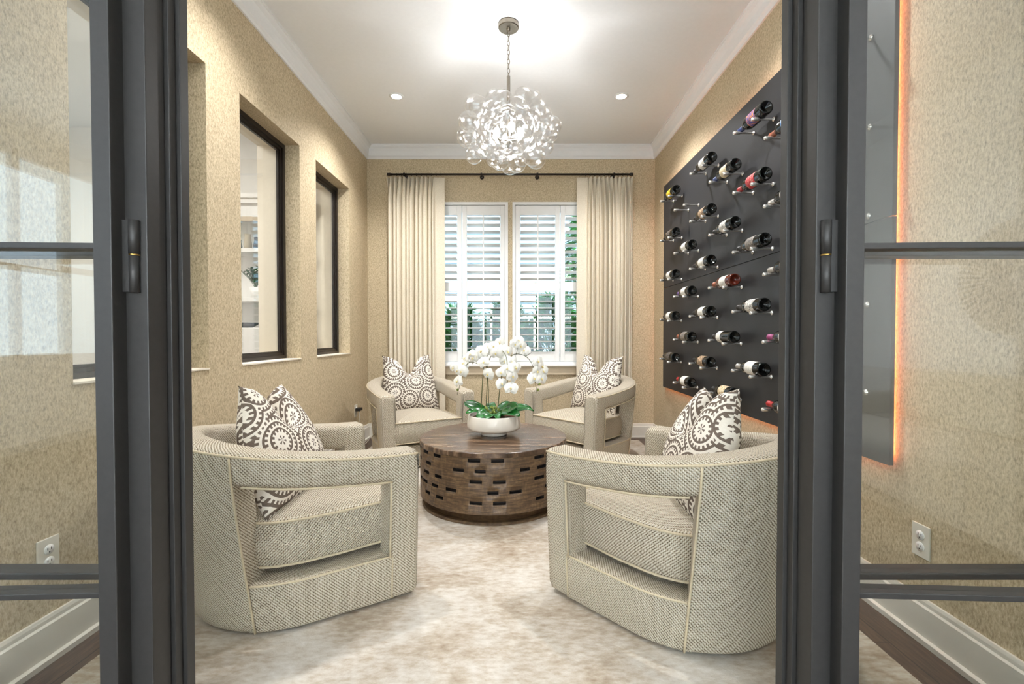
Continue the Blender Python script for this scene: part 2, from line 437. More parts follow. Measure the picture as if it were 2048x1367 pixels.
# crown moulding: sweep of a small profile along each wall
def crown(name, p0, p1, inward):
    prof = [(0.0, -0.135), (0.012, -0.135), (0.016, -0.118), (0.026, -0.105), (0.03, -0.06), (0.04, -0.035), (0.055, -0.022), (0.058, -0.012), (0.066, -0.010), (0.066, 0.0), (0, 0)]
    mb = MB(); rows = []
    for p in (p0, p1):
        rows.append([(p[0] + inward[0]*d, p[1] + inward[1]*d, H + z) for d, z in prof])
    mb.grid(rows, smooth=False)
    o = mb.build(name, M['ceiling']); return tag(o, kind='structure')
crown('trim_1', (XL, YF), (XL, YB), (1, 0)); crown('trim_2', (XR, YF), (XR, YB), (-1, 0)); crown('trim_3', (XL, YB), (XR, YB), (0, -1)); crown('trim_4', (XL, YF), (XR, YF), (0, 1))
def baseboard(name, p0, p1, inward):
    prof = [(0.0, 0.15), (0.008, 0.15), (0.011, 0.14), (0.011, 0.128), (0.017, 0.122), (0.017, 0.022), (0.03, 0.018), (0.03, 0.0), (0, 0)]
    mb = MB(); mb.grid([[(p[0] + inward[0]*d, p[1] + inward[1]*d, z) for d, z in prof] for p in (p0, p1)], smooth=False)
    return tag(mb.build(name, M['trimw']), kind='structure')
baseboard('baseboard_left', (XL, YF), (XL, YB), (1, 0)); baseboard('baseboard_right', (XR, YF), (XR, YB), (-1, 0)); baseboard('baseboard_back', (XL, YB), (XR, YB), (0, -1))

# ------------------------------------------------------------------ interior windows in the left wall
def bar_frame(mb, x0, x1, ya, yb, za, zb, w):
    mb.box((x0, ya, za), (x1, yb, za + w)); mb.box((x0, ya, zb - w), (x1, yb, zb))
    mb.box((x0, ya, za + w), (x1, ya + w, zb - w)); mb.box((x0, yb - w, za + w), (x1, yb, zb - w))
for i, (a, b) in enumerate(WINS):
    w = tag(empty('window_%d' % (i + 1), (FX, (a + b)/2, ZS)), kind='structure')
    inv = Matrix.Translation((-FX, -(a + b)/2, -ZS))
    for nm, (x0, x1, ww) in (('frame', (FX - 0.045, FX, 0.030)), ('glazing_bead', (FX - 0.04, FX - 0.010, 0.048)), ('inner_bead', (FX - 0.035, FX - 0.018, 0.06))):
        mb = MB(); bar_frame(mb, x0 + 0.001, x1, a, b, ZS, ZT, ww); o = mb.build(nm, M['bronze'], w); o.matrix_parent_inverse = inv
    o = MB().box((FX - 0.03, a + 0.05, ZS + 0.05), (FX - 0.026, b - 0.05, ZT - 0.05)).build('pane', M['glass'], w); o.matrix_parent_inverse = inv
    o = MB().box((FX + 0.001, a, ZS), (XL + 0.006, b, ZS + 0.008)).build('window_sill', M['cream'], w); o.matrix_parent_inverse = inv

# ------------------------------------------------------------------ exterior windows, shutters
def ch(name, mb, mat, parent, origin):
    o = mb.build(name, mat, parent); o.matrix_parent_inverse = Matrix.Translation((-origin[0], -origin[1], -origin[2])); return o
LOUVER = None
def shutter(x0, x1, label):
    org = ((x0 + x1)/2, YB + 0.02, WZ0 + 0.02)
    t = empty('plantation_shutter', org); tag(t, label, 'shutter', 'plantation shutters')
    z0, z1 = WZ0 + 0.022, WZ1 - 0.022; y0, y1 = YB - 0.004, YB + 0.026
    st = 0.050
    for xa, xb in ((x0 + 0.002, x0 + st), (x1 - st, x1 - 0.002)):
        ch('stile', MB().box((xa, y0, z0), (xb, y1, z1), bev=0.003), M['white'], t, org)
    zt, zm0, zm1, zb = 2.313, 1.525, 1.62, 0.90
    for za, zb_ in ((z0, zb), (zm0, zm1), (zt, z1)):
        ch('rail', MB().box((x0 + st, y0 + 0.002, za), (x1 - st, y1 - 0.002, zb_), bev=0.002), M['white'], t, org)
    for (za, zb_) in ((zb, zm0), (zm1, zt)):
        n = round((zb_ - za) / 0.0715); p = (zb_ - za) / n
        lv = None
        prof = [(0.0445*math.cos(2*PI*k/14), 0.0055*math.sin(2*PI*k/14)) for k in range(14)]
        for k in range(n):
            zc = za + p*(k + 0.5)
            if lv is None:
                mb = MB(); L = x1 - x0 - 2*st - 0.006
                rows = [[(sx*L/2, y, z) for y, z in prof] for sx in (-1, 1)]
                nn = mb.grid(rows, closed_v=True); mb.face([nn + q for q in range(14)]); mb.face([nn + 14 + q for q in range(14)][::-1])
                lv = mb.build('louver', M['white'], t); c = lv
            else:
                c = inst(lv, t)
            c.location = ((x0 + x1)/2 - org[0], (y0 + y1)/2 - org[1], zc - org[2]); c.rotation_euler = (-math.radians(11 if za > 1.4 else 5), 0, 0)
        ch('tilt_rod', MB().box(((x0 + x1)/2 - 0.007, y0 - 0.034, za + 0.02), ((x0 + x1)/2 + 0.007, y0 - 0.024, zb_ - 0.01), bev=0.002), M['white'], t, org)
    return t
names = [('outer white shutter panel of left window, half behind the left drape', 'inner white shutter panel of left window, next to the centre strip of wall'),
         ('inner white shutter panel of right window, next to the centre strip of wall', 'outer white shutter panel of right window, half behind the right drape')]
for i, (a, b) in enumerate(WB):
    org = ((a + b)/2, YB, WZ0)
    w = tag(empty('window_%d' % (i + 4), org), kind='structure')
    mb = MB()
    f = 0.018
    mb.box((a - 0.012, YB - 0.012, WZ0 - 0.004), (a + f, YB + 0.05, WZ1 + 0.012)); mb.box((b - f, YB - 0.012, WZ0 - 0.004), (b + 0.012, YB + 0.05, WZ1 + 0.012))
    mb.box((a + f, YB - 0.012, WZ1 - f), (b - f, YB + 0.05, WZ1 + 0.012)); mb.box((a + f, YB - 0.012, WZ0 - 0.004), (b - f, YB + 0.05, WZ0 + f))
    ch('shutter_frame', mb, M['white'], w, org)
    mb = MB()
    for (xa, xb, za, zb) in ((a, a + 0.05, WZ0, WZ1), (b - 0.05, b, WZ0, WZ1), (a, b, WZ0, WZ0 + 0.06), (a, b, WZ1 - 0.06, WZ1), (a, b, 1.57, 1.62)):
        mb.box((xa, YB + 0.11, za), (xb, YB + 0.15, zb))
    ch('sash', mb, M['white'], w, org)
    ch('pane', MB().box((a + 0.05, YB + 0.128, WZ0 + 0.06), (b - 0.05, YB + 0.132, WZ1 - 0.06)), M['glass'], w, org)
    mid = (a + b)/2
    shutter(a + f + 0.001, mid - 0.001, names[i][0]); shutter(mid + 0.001, b - f - 0.001, names[i][1])
o = MB().box((-1.09, YB - 0.05, WZ0 - 0.028), (1.0, YB, WZ0 - 0.004), bev=0.004).build('trim_5', M['white']); tag(o, kind='structure')
o = MB().box((-1.06, YB - 0.02, WZ0 - 0.115), (0.97, YB, WZ0 - 0.028), bev=0.003).build('trim_6', M['sillw']); tag(o, kind='structure')

# ------------------------------------------------------------------ steel and glass partition, open doors
CX = -0.081
def partition(side):
    s = side
    far = (CX + s*1.62) if s < 0 else XR + 0.06
    far = -1.60 if s < 0 else XR - 0.002
    X = lambda d: CX + s*d
    name = 'window_6' if s < 0 else 'window_7'
    w = tag(empty(name, (X(0.8), 1.14, 0)), kind='structure')
    org = (X(0.8), 1.14, 0)
    mb = MB(); mb.box((X(0.775), 1.082, 0), (X(0.845), 1.14, PT), bev=0.002)
    ch('jamb', mb, M['steel'], w, org)
    mb = MB(); mb.box((X(0.765), 1.142, 0), (X(0.845), 1.165, PT), bev=0.0015); ch('door_stop', mb, M['steel'], w, org)
    mb = MB(); mb.box((X(0.755), 1.167, 0), (X(0.845), 1.196, PT), bev=0.0015); ch('inner_jamb', mb, M['steel'], w, org)
    mb = MB(); mb.box((far, 1.125, 0), (far - s*0.05, 1.18, PT)); ch('wall_stile', mb, M['steel'], w, org)
    for z0, z1, nm in ((0.0, 0.10, 'bottom_rail'), (0.470, 0.488, 'glazing_bar'), (1.262, 1.278, 'glazing_bar'), (2.03, 2.06, 'glazing_bar'), (PT - 0.06, PT, 'top_rail')):
        ch(nm, MB().box((X(0.845), 1.128, z0), (far - s*0.05, 1.178, z1), bev=0.003), M['steel'], w, org)
    for z0, z1 in ((0.10, 0.470), (0.488, 1.262), (1.278, 2.03), (2.06, PT - 0.06)):
        ch('pane', MB().box((X(0.845), 1.150, z0), (far - s*0.05, 1.155, z1)), M['glass'], w, org)
    # door leaf folded back towards the viewer, nearly flat against the sidelight
    d = tag(empty('door_1' if s < 0 else 'door_2', (X(0.826 if s < 0 else 0.820), 1.092, 0)), kind='structure')
    d.rotation_euler = (0, 0, -s*math.radians(2.6))
    Lw, T = 0.70, 0.050
    def b(nm, xa, xb, ya, yb, za, zb, mat='steel', bev=0.002):
        return MB().box((s*xa, ya, za), (s*xb, yb, zb), bev=bev).build(nm, M[mat], d)
    b('stile', 0, 0.040, -T, 0, 0.01, PT - 0.02); b('stile', Lw - 0.045, Lw, -T, 0, 0.01, PT - 0.02)
    for z0, z1, nm in ((0.01, 0.12, 'bottom_rail'), (0.473, 0.487, 'glazing_bar'), (1.263, 1.277, 'glazing_bar'), (2.04, 2.062, 'glazing_bar'), (PT - 0.07, PT - 0.02, 'top_rail')):
        b(nm, 0.040, Lw - 0.045, -T + 0.004, -0.004, z0, z1)
    for z0, z1 in ((0.12, 0.473), (0.487, 1.263), (1.277, 2.04), (2.062, PT - 0.07)):
        b('pane', 0.040, Lw - 0.045, -0.028, -0.023, z0, z1, 'glass', 0)
    for zc in (0.16, 1.255, 2.5):
        hg = MB().lathe([(0, zc - 0.088), (0.0105, zc - 0.086), (0.0105, zc - 0.002), (0, zc - 0.002)], 14).build('hinge', M['steel'], d); hg.location = (-s*0.024, 0.0 - 0.016, 0)
        up = MB().lathe([(0, zc + 0.002), (0.0115, zc + 0.002), (0.0115, zc + 0.080), (0, zc + 0.082)], 14).build('hinge_knuckle', M['steel'], hg)
        rg = MB().lathe([(0, zc - 0.002), (0.0108, zc - 0.002), (0.0108, zc + 0.002), (0, zc + 0.002)], 14).build('hinge_washer', M['brass'], hg)
        lf = MB().box((s*-0.003, -0.004, zc - 0.085), (s*0.026, 0.006, zc + 0.08)).build('hinge_leaf', M['steel'], hg)
partition(-1); partition(1)
slab('trim_7', (CX - 0.845, 1.082, PT - 0.055), (CX + 0.845, 1.196, PT), M['steel'])

# ------------------------------------------------------------------ rug
o = MB().box((-1.387, 1.26, 0.0), (1.235, 4.69, 0.012), bev=0.004).build('area_rug', M['rug'])
tag(o, 'large pale beige distressed area rug under the four armchairs', 'rug')
RZ = 0.012

# ================================================================== armchairs
HW, FRONT = 0.395, 0.39
ARC = PI*HW; STOT = 2*FRONT + ARC
def upath(s, d, z):
    """point on the U shaped plan, d inwards from the outer face, z height; outer face leans in towards the floor"""
    tp = 0.055*(1 - min(1.0, max(0, z)/0.62))**1.3
    k = tp*0.5*(1 - sstep(0.0, 0.5, min(s, STOT - s))) + tp*sstep(0.0, 0.5, min(s, STOT - s))
    r = HW - d - k
    if s < FRONT: return (-r, -FRONT + s, z)
    if s > FRONT + ARC: return (r, -FRONT + (STOT - s), z)
    a = PI - (s - FRONT)/HW
    return (r*math.cos(a), (r + 0.045 - 0.7*k)*math.sin(a), z)
def rim(s):
    t = sstep(0.0, STOT/2, min(s, STOT - s)); return 0.598 + 0.097*t
def rrect(d0, d1, z0, z1, r, k=3):
    pts = []
    for (cx, cz, a0) in ((d1 - r, z1 - r, 0), (d0 + r, z1 - r, PI/2), (d0 + r, z0 + r, PI), (d1 - r, z0 + r, 1.5*PI)):
        for j in range(k + 1):
            a = a0 + PI/2*j/k; pts.append((cx + r*math.cos(a), cz + r*math.sin(a)))
    return pts
def usweep(s0, s1, d0, d1, z0f, z1f, r=0.018, n=None, endr=0.016, lean=0.0):
    mb = MB(); n = n or max(3, int((s1 - s0)/0.03)); seq = []
    seq.append((s0, endr)); seq.append((s0 + endr*0.3, endr*0.3)); seq.append((s0 + endr, 0))
    for i in range(1, n): seq.append((s0 + endr + (s1 - s0 - 2*endr)*i/n, 0))
    seq += [(s1 - endr, 0), (s1 - endr*0.3, endr*0.3), (s1, endr)]
    rows = []; uvs = []
    for (s, sh) in seq:
        za, zb = z0f(s), z1f(s)
        sec = rrect(d0 + sh, d1 - sh, za + sh, zb - sh, max(0.004, r - sh*0.5))
        # split long edges so the lean follows the height
        full = []
        for q in range(len(sec)):
            a, b = sec[q], sec[(q+1) % len(sec)]; L = math.hypot(a[0]-b[0], a[1]-b[1]); m = max(1, int(L/0.06))
            full += [(a[0] + (b[0]-a[0])*j/m, a[1] + (b[1]-a[1])*j/m) for j in range(m)]
        rows.append(full)
    m = max(len(x) for x in rows)
    ref = rows[len(rows)//2]
    out = []
    for (s, sh), row in zip(seq, rows):
        if len(row) != m:       # resample by perimeter
            per = [0]
            for q in range(len(row)): per.append(per[-1] + math.hypot(row[q][0]-row[(q+1) % len(row)][0], row[q][1]-row[(q+1) % len(row)][1]))
            rr = []
            for j in range(m):
                t = per[-1]*j/m; q = max(i for i in range(len(row)) if per[i] <= t + 1e-9); f = (t - per[q])/max(1e-9, per[q+1]-per[q])
                a, b = row[q], row[(q+1) % len(row)]; rr.append((a[0]+(b[0]-a[0])*f, a[1]+(b[1]-a[1])*f))
            row = rr
        fr = (s - s0)/(s1 - s0)*2 - 1
        out.append([upath(s - lean*fr*min(1, max(0, z)/0.65), d, z) for d, z in row])
        acc = 0; uu = []
        for j in range(m + 1):
            uu.append((s, acc))
            a, b = row[j % m], row[(j+1) % m]; acc += math.hypot(a[0]-b[0], a[1]-b[1])
        uvs.append(uu)
    nn = mb.grid(out, closed_v=True, uvs=uvs)
    for idx, base_ in ((0, nn), (len(out)-1, nn + (len(out)-1)*m)):
        uv = [(p[0] if abs(p[1]) > 0.3 else p[1], p[2]) for p in out[idx]]
        mb.face([base_ + j for j in range(m)] if idx else [base_ + j for j in range(m)][::-1], False, [(out[idx][j][0], out[idx][j][2]) for j in (range(m) if idx else range(m - 1, -1, -1))])
    return mb
def outline(inset, y_front, back_r=None, n=26, hw=None):
    """closed D shaped plan polygon"""
    hw = hw if hw is not None else HW - inset
    pts = [(-hw, y_front)]
    pts += [(hw*math.cos(PI - PI*k/n), hw*math.sin(PI - PI*k/n)*(back_r or 1)) for k in range(n + 1)]
    pts += [(hw, y_front)]
    return pts
def resample(poly, step=0.03):
    out = []
    for i in range(len(poly)):
        a, b = Vector(poly[i] + (0,)) if len(poly[i]) == 2 else Vector(poly[i]), Vector(poly[(i+1) % len(poly)] + (0,)) if len(poly[i]) == 2 else Vector(poly[(i+1) % len(poly)])
        m = max(1, int((b - a).length/step))
        out += [tuple((a + (b - a)*j/m))[:2] for j in range(m)]
    return out
def pad(poly, z0, z1, r, dome=0.0, bulge=0.0, crown_pow=2.0):
    """cushion like solid: rounded edges, domed top; uv in metres"""
    mb = MB(); P = resample(poly); m = len(P); cx = sum(p[0] for p in P)/m; cy = sum(p[1] for p in P)/m
    prof = []
    k = 4
    for j in range(k + 1): a = PI/2*j/k; prof.append((r - r*math.sin(a), z0 + r - r*math.cos(a)))
    for j in range(1, 4): prof.append((-bulge*math.sin(PI*j/4), z0 + r + (z1 - z0 - 2*r)*j/4))
    for j in range(k + 1): a = PI/2*j/k; prof.append((r - r*math.cos(a), z1 - r + r*math.sin(a)))
    rows = []; uvs = []
    nrm = []
    for i in range(m):
        t = Vector((P[(i+1) % m][0] - P[i-1][0], P[(i+1) % m][1] - P[i-1][1], 0)).normalized(); nrm.append((t.y, -t.x))
    ar = sum(P[i][0]*P[(i+1) % m][1] - P[(i+1) % m][0]*P[i][1] for i in range(m))
    sg = 1 if ar > 0 else -1
    peri = [0]
    for i in range(m): peri.append(peri[-1] + math.hypot(P[i][0]-P[(i+1) % m][0], P[i][1]-P[(i+1) % m][1]))
    for (ins, z) in prof:
        rows.append([(P[i][0] - sg*nrm[i][0]*ins, P[i][1] - sg*nrm[i][1]*ins, z) for i in range(m)])
        uvs.append([(peri[i], z) for i in range(m + 1)])
    nn = mb.grid(rows, closed_v=True, uvs=uvs)
    # top: shrink rings to the centre
    def cap(row, zbase, sgn, dm):
        prev = row; K = 7
        rings = [row]
        for q in range(1, K + 1):
            f = 1 - q/K
            rings.append([(cx + (p[0]-cx)*max(f, 0.002), cy + (p[1]-cy)*max(f, 0.002), zbase + sgn*dm*(1 - f**crown_pow)) for p in row])
        uv = [[(p[0], p[1]) for p in rg] + [(rg[0][0], rg[0][1])] for rg in rings]
        mb.grid(rings, closed_v=True, uvs=uv)
    cap(rows[-1], z1, 1, dome); cap(rows[0], z0, -1, 0.0)
    return mb
BASEZ = 0.185
SB = 0.612
def make_chair(name, label):
    t = empty(name); tag(t, label, 'armchair', 'oatmeal barrel armchairs')
    const = lambda c: (lambda s: c)
    MB().lathe([(0, 0), (0.26, 0), (0.26, 0.010), (0, 0.010)], 32).build('swivel_plate', M['black'], t)
    pad(outline(0.05, -0.352, hw=HW - 0.06), 0.010, BASEZ, 0.014, 0.0).build('base', M['boucle'], t)
    bk = usweep(SB, STOT - SB, -0.003, 0.123, const(0.010), lambda s: rim(s) + 0.001, 0.026, endr=0.006, lean=0.03).build('back_shell', M['boucle'], t)
    rl = usweep(0.05, STOT - 0.05, -0.001, 0.121, lambda s: rim(s) - 0.118, lambda s: rim(s) - 0.0005, 0.026).build('arm_rail', M['boucle'], t)
    # lower side bands
    for side in (0, 1):
        f = (lambda s: s) if side == 0 else (lambda s: STOT - s)
        a, b = sorted((f(0.0), f(0.125)))
        usweep(a, b, -0.002, 0.122, const(0.010), rim, 0.024, endr=0.02).build('arm_post', M['boucle'], t)
        a, b = sorted((f(0.10), f(SB + 0.03)))
        usweep(a, b, 0.001, 0.11, const(0.010), const(BASEZ + 0.004), 0.012, endr=0.004).build('side_band', M['boucle'], t)
        pr = 0.0042
        MB().tube([upath(f(0.105 + (SB - 0.10)*j/16), 0.004, BASEZ + 0.002) for j in range(17)], pr, 6).build('piping', M['piping'], t)
        MB().tube([upath(f(0.118 + (SB - 0.12)*j/16), -0.002, rim(0.118 + (SB - 0.12)*j/16) - 0.114) for j in range(17)], pr, 6).build('piping', M['piping'], t)
        MB().tube([upath(f(0.122), 0.0, BASEZ + (0.49 - BASEZ)*j/6) for j in range(7)], pr, 6).build('piping', M['piping'], t)
        MB().tube([upath(f(SB + 0.03*min(1, (0.018 + (rim(SB) - 0.03)*j/14)/0.65)), -0.004, 0.014 + (rim(SB) - 0.03)*j/14) for j in range(15)], pr, 6).build('piping', M['piping'], t)
        MB().tube([upath(f(0.112), -0.0005, 0.018 + (BASEZ - 0.018)*j/6) for j in range(7)], pr*0.8, 6).build('piping', M['piping'], t)
    MB().tube([upath(0.012 + (STOT - 0.024)*j/70, 0.003, rim(STOT*j/70) - 0.014) for j in range(71)], 0.0046, 6).build('piping', M['piping'], t)
    # loose seat cushion
    hw = 0.274
    poly = [(-hw, -0.385)] + [(-hw - 0.012, -0.1), (-hw - 0.004, 0.03)] + [(hw*math.cos(PI - PI*k/18), 0.03 + 0.25*math.sin(PI - PI*k/18)) for k in range(1, 18)] + [(hw + 0.004, 0.03), (hw + 0.012, -0.1), (hw, -0.385)]
    cu = pad(poly, BASEZ + 0.022, 0.384, 0.022, 0.045, 0.014, 2.2).build('seat_cushion', M['boucle'], t)
    P = resample(poly)
    m = len(P)
    for z in (BASEZ + 0.031, 0.377):
        MB().tube([(p[0]*1.004, p[1]*1.004, z) for p in P], 0.0048, 6, closed=True).build('piping', M['piping'], cu)
    return t
chair0 = make_chair('barrel_armchair', 'oatmeal barrel armchair in the left foreground beside the door jamb')
SPOTS = [((-0.934, 1.955), (0.806, 0.59), 'oatmeal barrel armchair in the left foreground, in front of the left wall windows'),
         ((0.664, 1.842), (-0.62, 0.784), 'oatmeal barrel armchair in the right foreground, in front of the wine panel'),
         ((-0.885, 4.03), (0.505, -0.863), 'oatmeal barrel armchair at the rear left, in front of the left drape'),
         ((0.615, 4.04), (-0.727, -0.687), 'oatmeal barrel armchair at the rear right, in front of the right drape')]
chairs = []
for i, (p, f, lab) in enumerate(SPOTS):
    c = chair0 if i == 0 else copy_tree(chair0)
    c.location = (p[0], p[1], RZ); c.rotation_euler = (0, 0, math.atan2(f[0], -f[1])); c['label'] = lab
    chairs.append(c)
# ------------------------------------------------------------------ pillows
def make_pillow(seed, chop, pinch=0.0, w=0.265, h=0.265, th=0.095, ear=0.0):
    mb = MB(); N = 34
    def P(i, j, sg):
        u = -1 + 2*i/N; v = -1 + 2*j/N
        x = u*w*(1 - 0.10*(1 - v*v)); z = v*h*(1 - 0.10*(1 - u*u))
        t = ((1 - abs(u)**2.6)*(1 - abs(v)**2.6))
        t = max(0, t)**0.5*th
        k = sstep(0.0, 1.0, v)
        g = math.exp(-((u - ear)/0.34)**2)
        z -= chop*k*g                               # the chop in the top edge
        t *= 1 - 0.35*k*g
        x *= 1 - pinch*sstep(-0.2, 1.0, v)**1.3
        # slump: the lower half is fuller
        t *= 1 + 0.15*(-v)*(1 - u*u)
        y = sg*t + 0.012*math.sin(3*u + seed)*k
        return (x, y, z)
    for sg in (-1, 1):
        rows = [[P(i, j, sg) for j in range(N + 1)] for i in range(N + 1)]
        uvs = [[((-1 + 2*i/N)*w, (-1 + 2*j/N)*h + (0 if sg < 0 else 3.3)) for j in range(N + 1)] for i in range(N + 1)]
        mb.grid(rows, uvs=uvs)
    me = mb
    return me
PIL = [  # chair index, local x, y, z(centre), lean, yaw, chop, seed, label
    (0, 0.045, 0.045, 0.60, 24, -38, 0.15, 1.0, 'taupe and white medallion pillow on the left foreground armchair'),
    (1, -0.055, 0.035, 0.60, 18, 52, 0.17, 4.4, 'taupe and white medallion pillow on the right foreground armchair'),
    (2, 0.0, 0.14, 0.625, 16, 4, 0.15, 3.7, 'taupe and white medallion pillow on the rear left armchair'),
    (3, 0.0, 0.14, 0.625, 16, -4, 0.14, 5.1, 'taupe and white medallion pillow on the rear right armchair')]
for (ci, lx, ly, lz, lean, yaw, chop, seed, lab) in PIL:
    me = make_pillow(seed, chop, 0.42 if ci < 2 else 0.16)
    o = me.build('throw_pillow', medallion(seed, 0.3*seed))
    sub = o.modifiers.new('weld', 'WELD'); sub.merge_threshold = 0.0006
    c = chairs[ci]
    mat = Matrix.Translation(c.location) @ Matrix.Rotation(c.rotation_euler.z, 4, 'Z') @ Matrix.Translation((lx, ly, lz)) @ Matrix.Rotation(math.radians(yaw), 4, 'Z') @ Matrix.Rotation(-math.radians(lean), 4, 'X') @ Matrix.Rotation(math.radians((5, -5, 0, 0)[ci]), 4, 'Y')
    o.matrix_world = mat
    o.location = mat.to_translation(); o.rotation_euler = mat.to_euler()
    tag(o, lab, 'pillow', 'medallion throw pillows')

# ================================================================== drum table
TX, TY, TH_ = -0.15, 3.02, 0.42
tb = empty('drum_coffee_table', (TX, TY, RZ)); tag(tb, 'round dark brown wooden drum coffee table with brick pattern slots', 'coffee table')
RD = 0.468
zt = TH_ - RZ
MB().lathe([(0, zt - 0.03), (RD, zt - 0.03), (RD + 0.004, zt - 0.027), (RD + 0.004, zt - 0.004), (RD, zt), (0, zt)], 96, smooth=False).build('table_top', M['top'], tb)
# slots measured on the photograph: (pixel x, row)
rowsz = [0.376, 0.317, 0.258, 0.199, 0.140]
sl_px = [(851, 0), (873.2, 0), (947.8, 0), (994.3, 0), (1079.5, 0), (855.6, 1), (916, 1), (959.7, 1), (1049.7, 1), (1085, 1),
         (852.3, 2), (875.7, 2), (951.7, 2), (997.8, 2), (1079.5, 2), (869, 3), (900.8, 3), (985.8, 3), (1030.5, 3),
         (854.2, 4), (878, 4), (952, 4), (997.8, 4), (1080.5, 4)]
def px_to_theta(px):
    best, bt = 1e9, 0
    for k in range(-1100, 1101):
        th = k/1000*PI/2*0.95
        x = TX + RD*math.sin(th); y = TY - RD*math.cos(th)
        e = abs(1033 + FPX*x/y - px)
        if e < best: best, bt = e, th
    return bt
slots = {r: [] for r in range(5)}
for px, r in sl_px: slots[r].append(px_to_theta(px))
for r in range(5):                     # carry the paired rhythm round the back
    a = max(slots[r]) + 0.5; k = 0
    stop = 2*PI + min(slots[r]) - 0.25
    while a < stop:
        slots[r].append(a); a += 0.19 if k % 2 == 0 else 0.42; k += 1
SH, SWA = 0.0095, 0.068/RD/2
NSEG = 288
zs = [0.075]
for z in reversed(rowsz): zs += [z - SH, z + SH]
zs.append(TH_ - 0.03)
zs = [z - RZ for z in zs]
cellslot = {}
for r in range(5):
    band = 1 + 2*(4 - r)
    for th in slots[r]:
        for q in range(NSEG):
            am = 2*PI*(q + 0.5)/NSEG
            d = (am - th + PI) % (2*PI) - PI
            if abs(d) < SWA: cellslot[(q, band)] = True
mb = MB(); vid = {}
def V(q, b, ins):
    key = (q % NSEG, b, ins)
    if key not in vid:
        a = 2*PI*(q % NSEG)/NSEG; rr = RD - ins
        vid[key] = len(mb.v); mb.v.append((rr*math.sin(a), -rr*math.cos(a), zs[b]))
    return vid[key]
for q in range(NSEG):
    for b in range(len(zs) - 1):
        if (q, b) in cellslot:
            D = 0.03
            mb.face([V(q, b, D), V(q+1, b, D), V(q+1, b+1, D), V(q, b+1, D)], mi=1)
            mb.face([V(q, b, 0), V(q+1, b, 0), V(q+1, b, D), V(q, b, D)], mi=1); mb.face([V(q, b+1, 0), V(q+1, b+1, 0), V(q+1, b+1, D), V(q, b+1, D)], mi=1)
            if ((q-1) % NSEG, b) not in cellslot: mb.face([V(q, b, 0), V(q, b+1, 0), V(q, b+1, D), V(q, b, D)], mi=1)
            if ((q+1) % NSEG, b) not in cellslot: mb.face([V(q+1, b, 0), V(q+1, b+1, 0), V(q+1, b+1, D), V(q+1, b, D)], mi=1)
        else:
            mb.face([V(q, b, 0), V(q+1, b, 0), V(q+1, b+1, 0), V(q, b+1, 0)], True)
mb.build('drum', [M['drum'], M['void']], tb)
MB().lathe([(RD - 0.002, 0.064), (RD - 0.04, 0.058), (RD - 0.045, 0.0), (0, 0)], 96).build('plinth', M['drum'], tb)
MB().lathe([(RD - 0.046, 0.014), (RD - 0.018, 0.014), (RD - 0.012, 0.008), (RD - 0.012, 0.0), (RD - 0.046, 0.0)], 96, smooth=False).build('foot_ring', M['drum'], tb)

# ================================================================== bowl and orchid
BX, BY = -0.148, 3.045
bowl = empty('planter_bowl', (BX, BY, TH_)); tag(bowl, 'round ivory ceramic footed bowl holding the orchid on the coffee table', 'bowl')
MB().lathe([(0, 0.001), (0.083, 0.001), (0.086, 0.004), (0.080, 0.026), (0.078, 0.03)], 48).build('foot', M['ceramic'], bowl)
MB().lathe([(0.0, 0.026), (0.078, 0.026), (0.150, 0.034), (0.172, 0.046), (0.176, 0.058), (0.174, 0.09), (0.167, 0.128), (0.165, 0.132), (0.161, 0.131), (0.160, 0.12), (0.158, 0.10), (0, 0.10)], 56).build('body', M['ceramic'], bowl)
orc = empty('orchid_plant', (BX, BY, TH_ + 0.101)); tag(orc, 'white potted orchid with arching sprays and broad green leaves on the table', 'orchid')
mb = MB(); N = 24
rowsb = [[(0.155*r/6*math.cos(2*PI*k/N), 0.155*r/6*math.sin(2*PI*k/N), 0.006 + 0.022*(1 - (r/6)**2) + 0.006*math.sin(5*k + r*3)*(r < 6)) for k in range(N)] for r in range(7)]
mb.grid(rowsb, closed_v=True); mb.build('potting_moss', M['soil'], orc)
def strap_leaf(L, wd, droop, cup=0.25, twist=0.0):
    mb = MB(); n, m = 14, 6; rows = []
    for i in range(n + 1):
        t = i/n; wv = wd*(math.sin(PI*min(1, t*0.93 + 0.05))**0.6)*(1 - 0.15*(1 - t)); wv = max(wv, 0.002)
        cx = L*t; cz = 0.9*L*t*(1 - droop*t)
        row = []
        for j in range(m + 1):
            v = -1 + 2*j/m
            row.append((cx, v*wv, cz + cup*wv*abs(v)**1.5 + twist*v*wv*t))
        rows.append(row)
    mb.grid(rows)
    return mb
LEAVES = [  # azimuth deg (0=+x, -90 = towards viewer), length, width, droop, lift pitch
    (172, 0.165, 0.050, 0.30, 0.0), (200, 0.17, 0.036, 0.78, 0.0), (228, 0.14, 0.044, 0.92, 0.0), (252, 0.12, 0.042, 0.95, 0.0),
    (-32, 0.185, 0.050, 0.86, 0.1), (-12, 0.15, 0.055, 0.25, 0.1), (8, 0.22, 0.036, 0.66, 0.0), (-14, 0.25, 0.026, 0.78, 0.0), (100, 0.16, 0.034, 0.6, 0.0), (140, 0.17, 0.034, 0.6, 0.0), (60, 0.16, 0.034, 0.5, 0.0), (-75, 0.12, 0.03, 1.0, 0.0)]
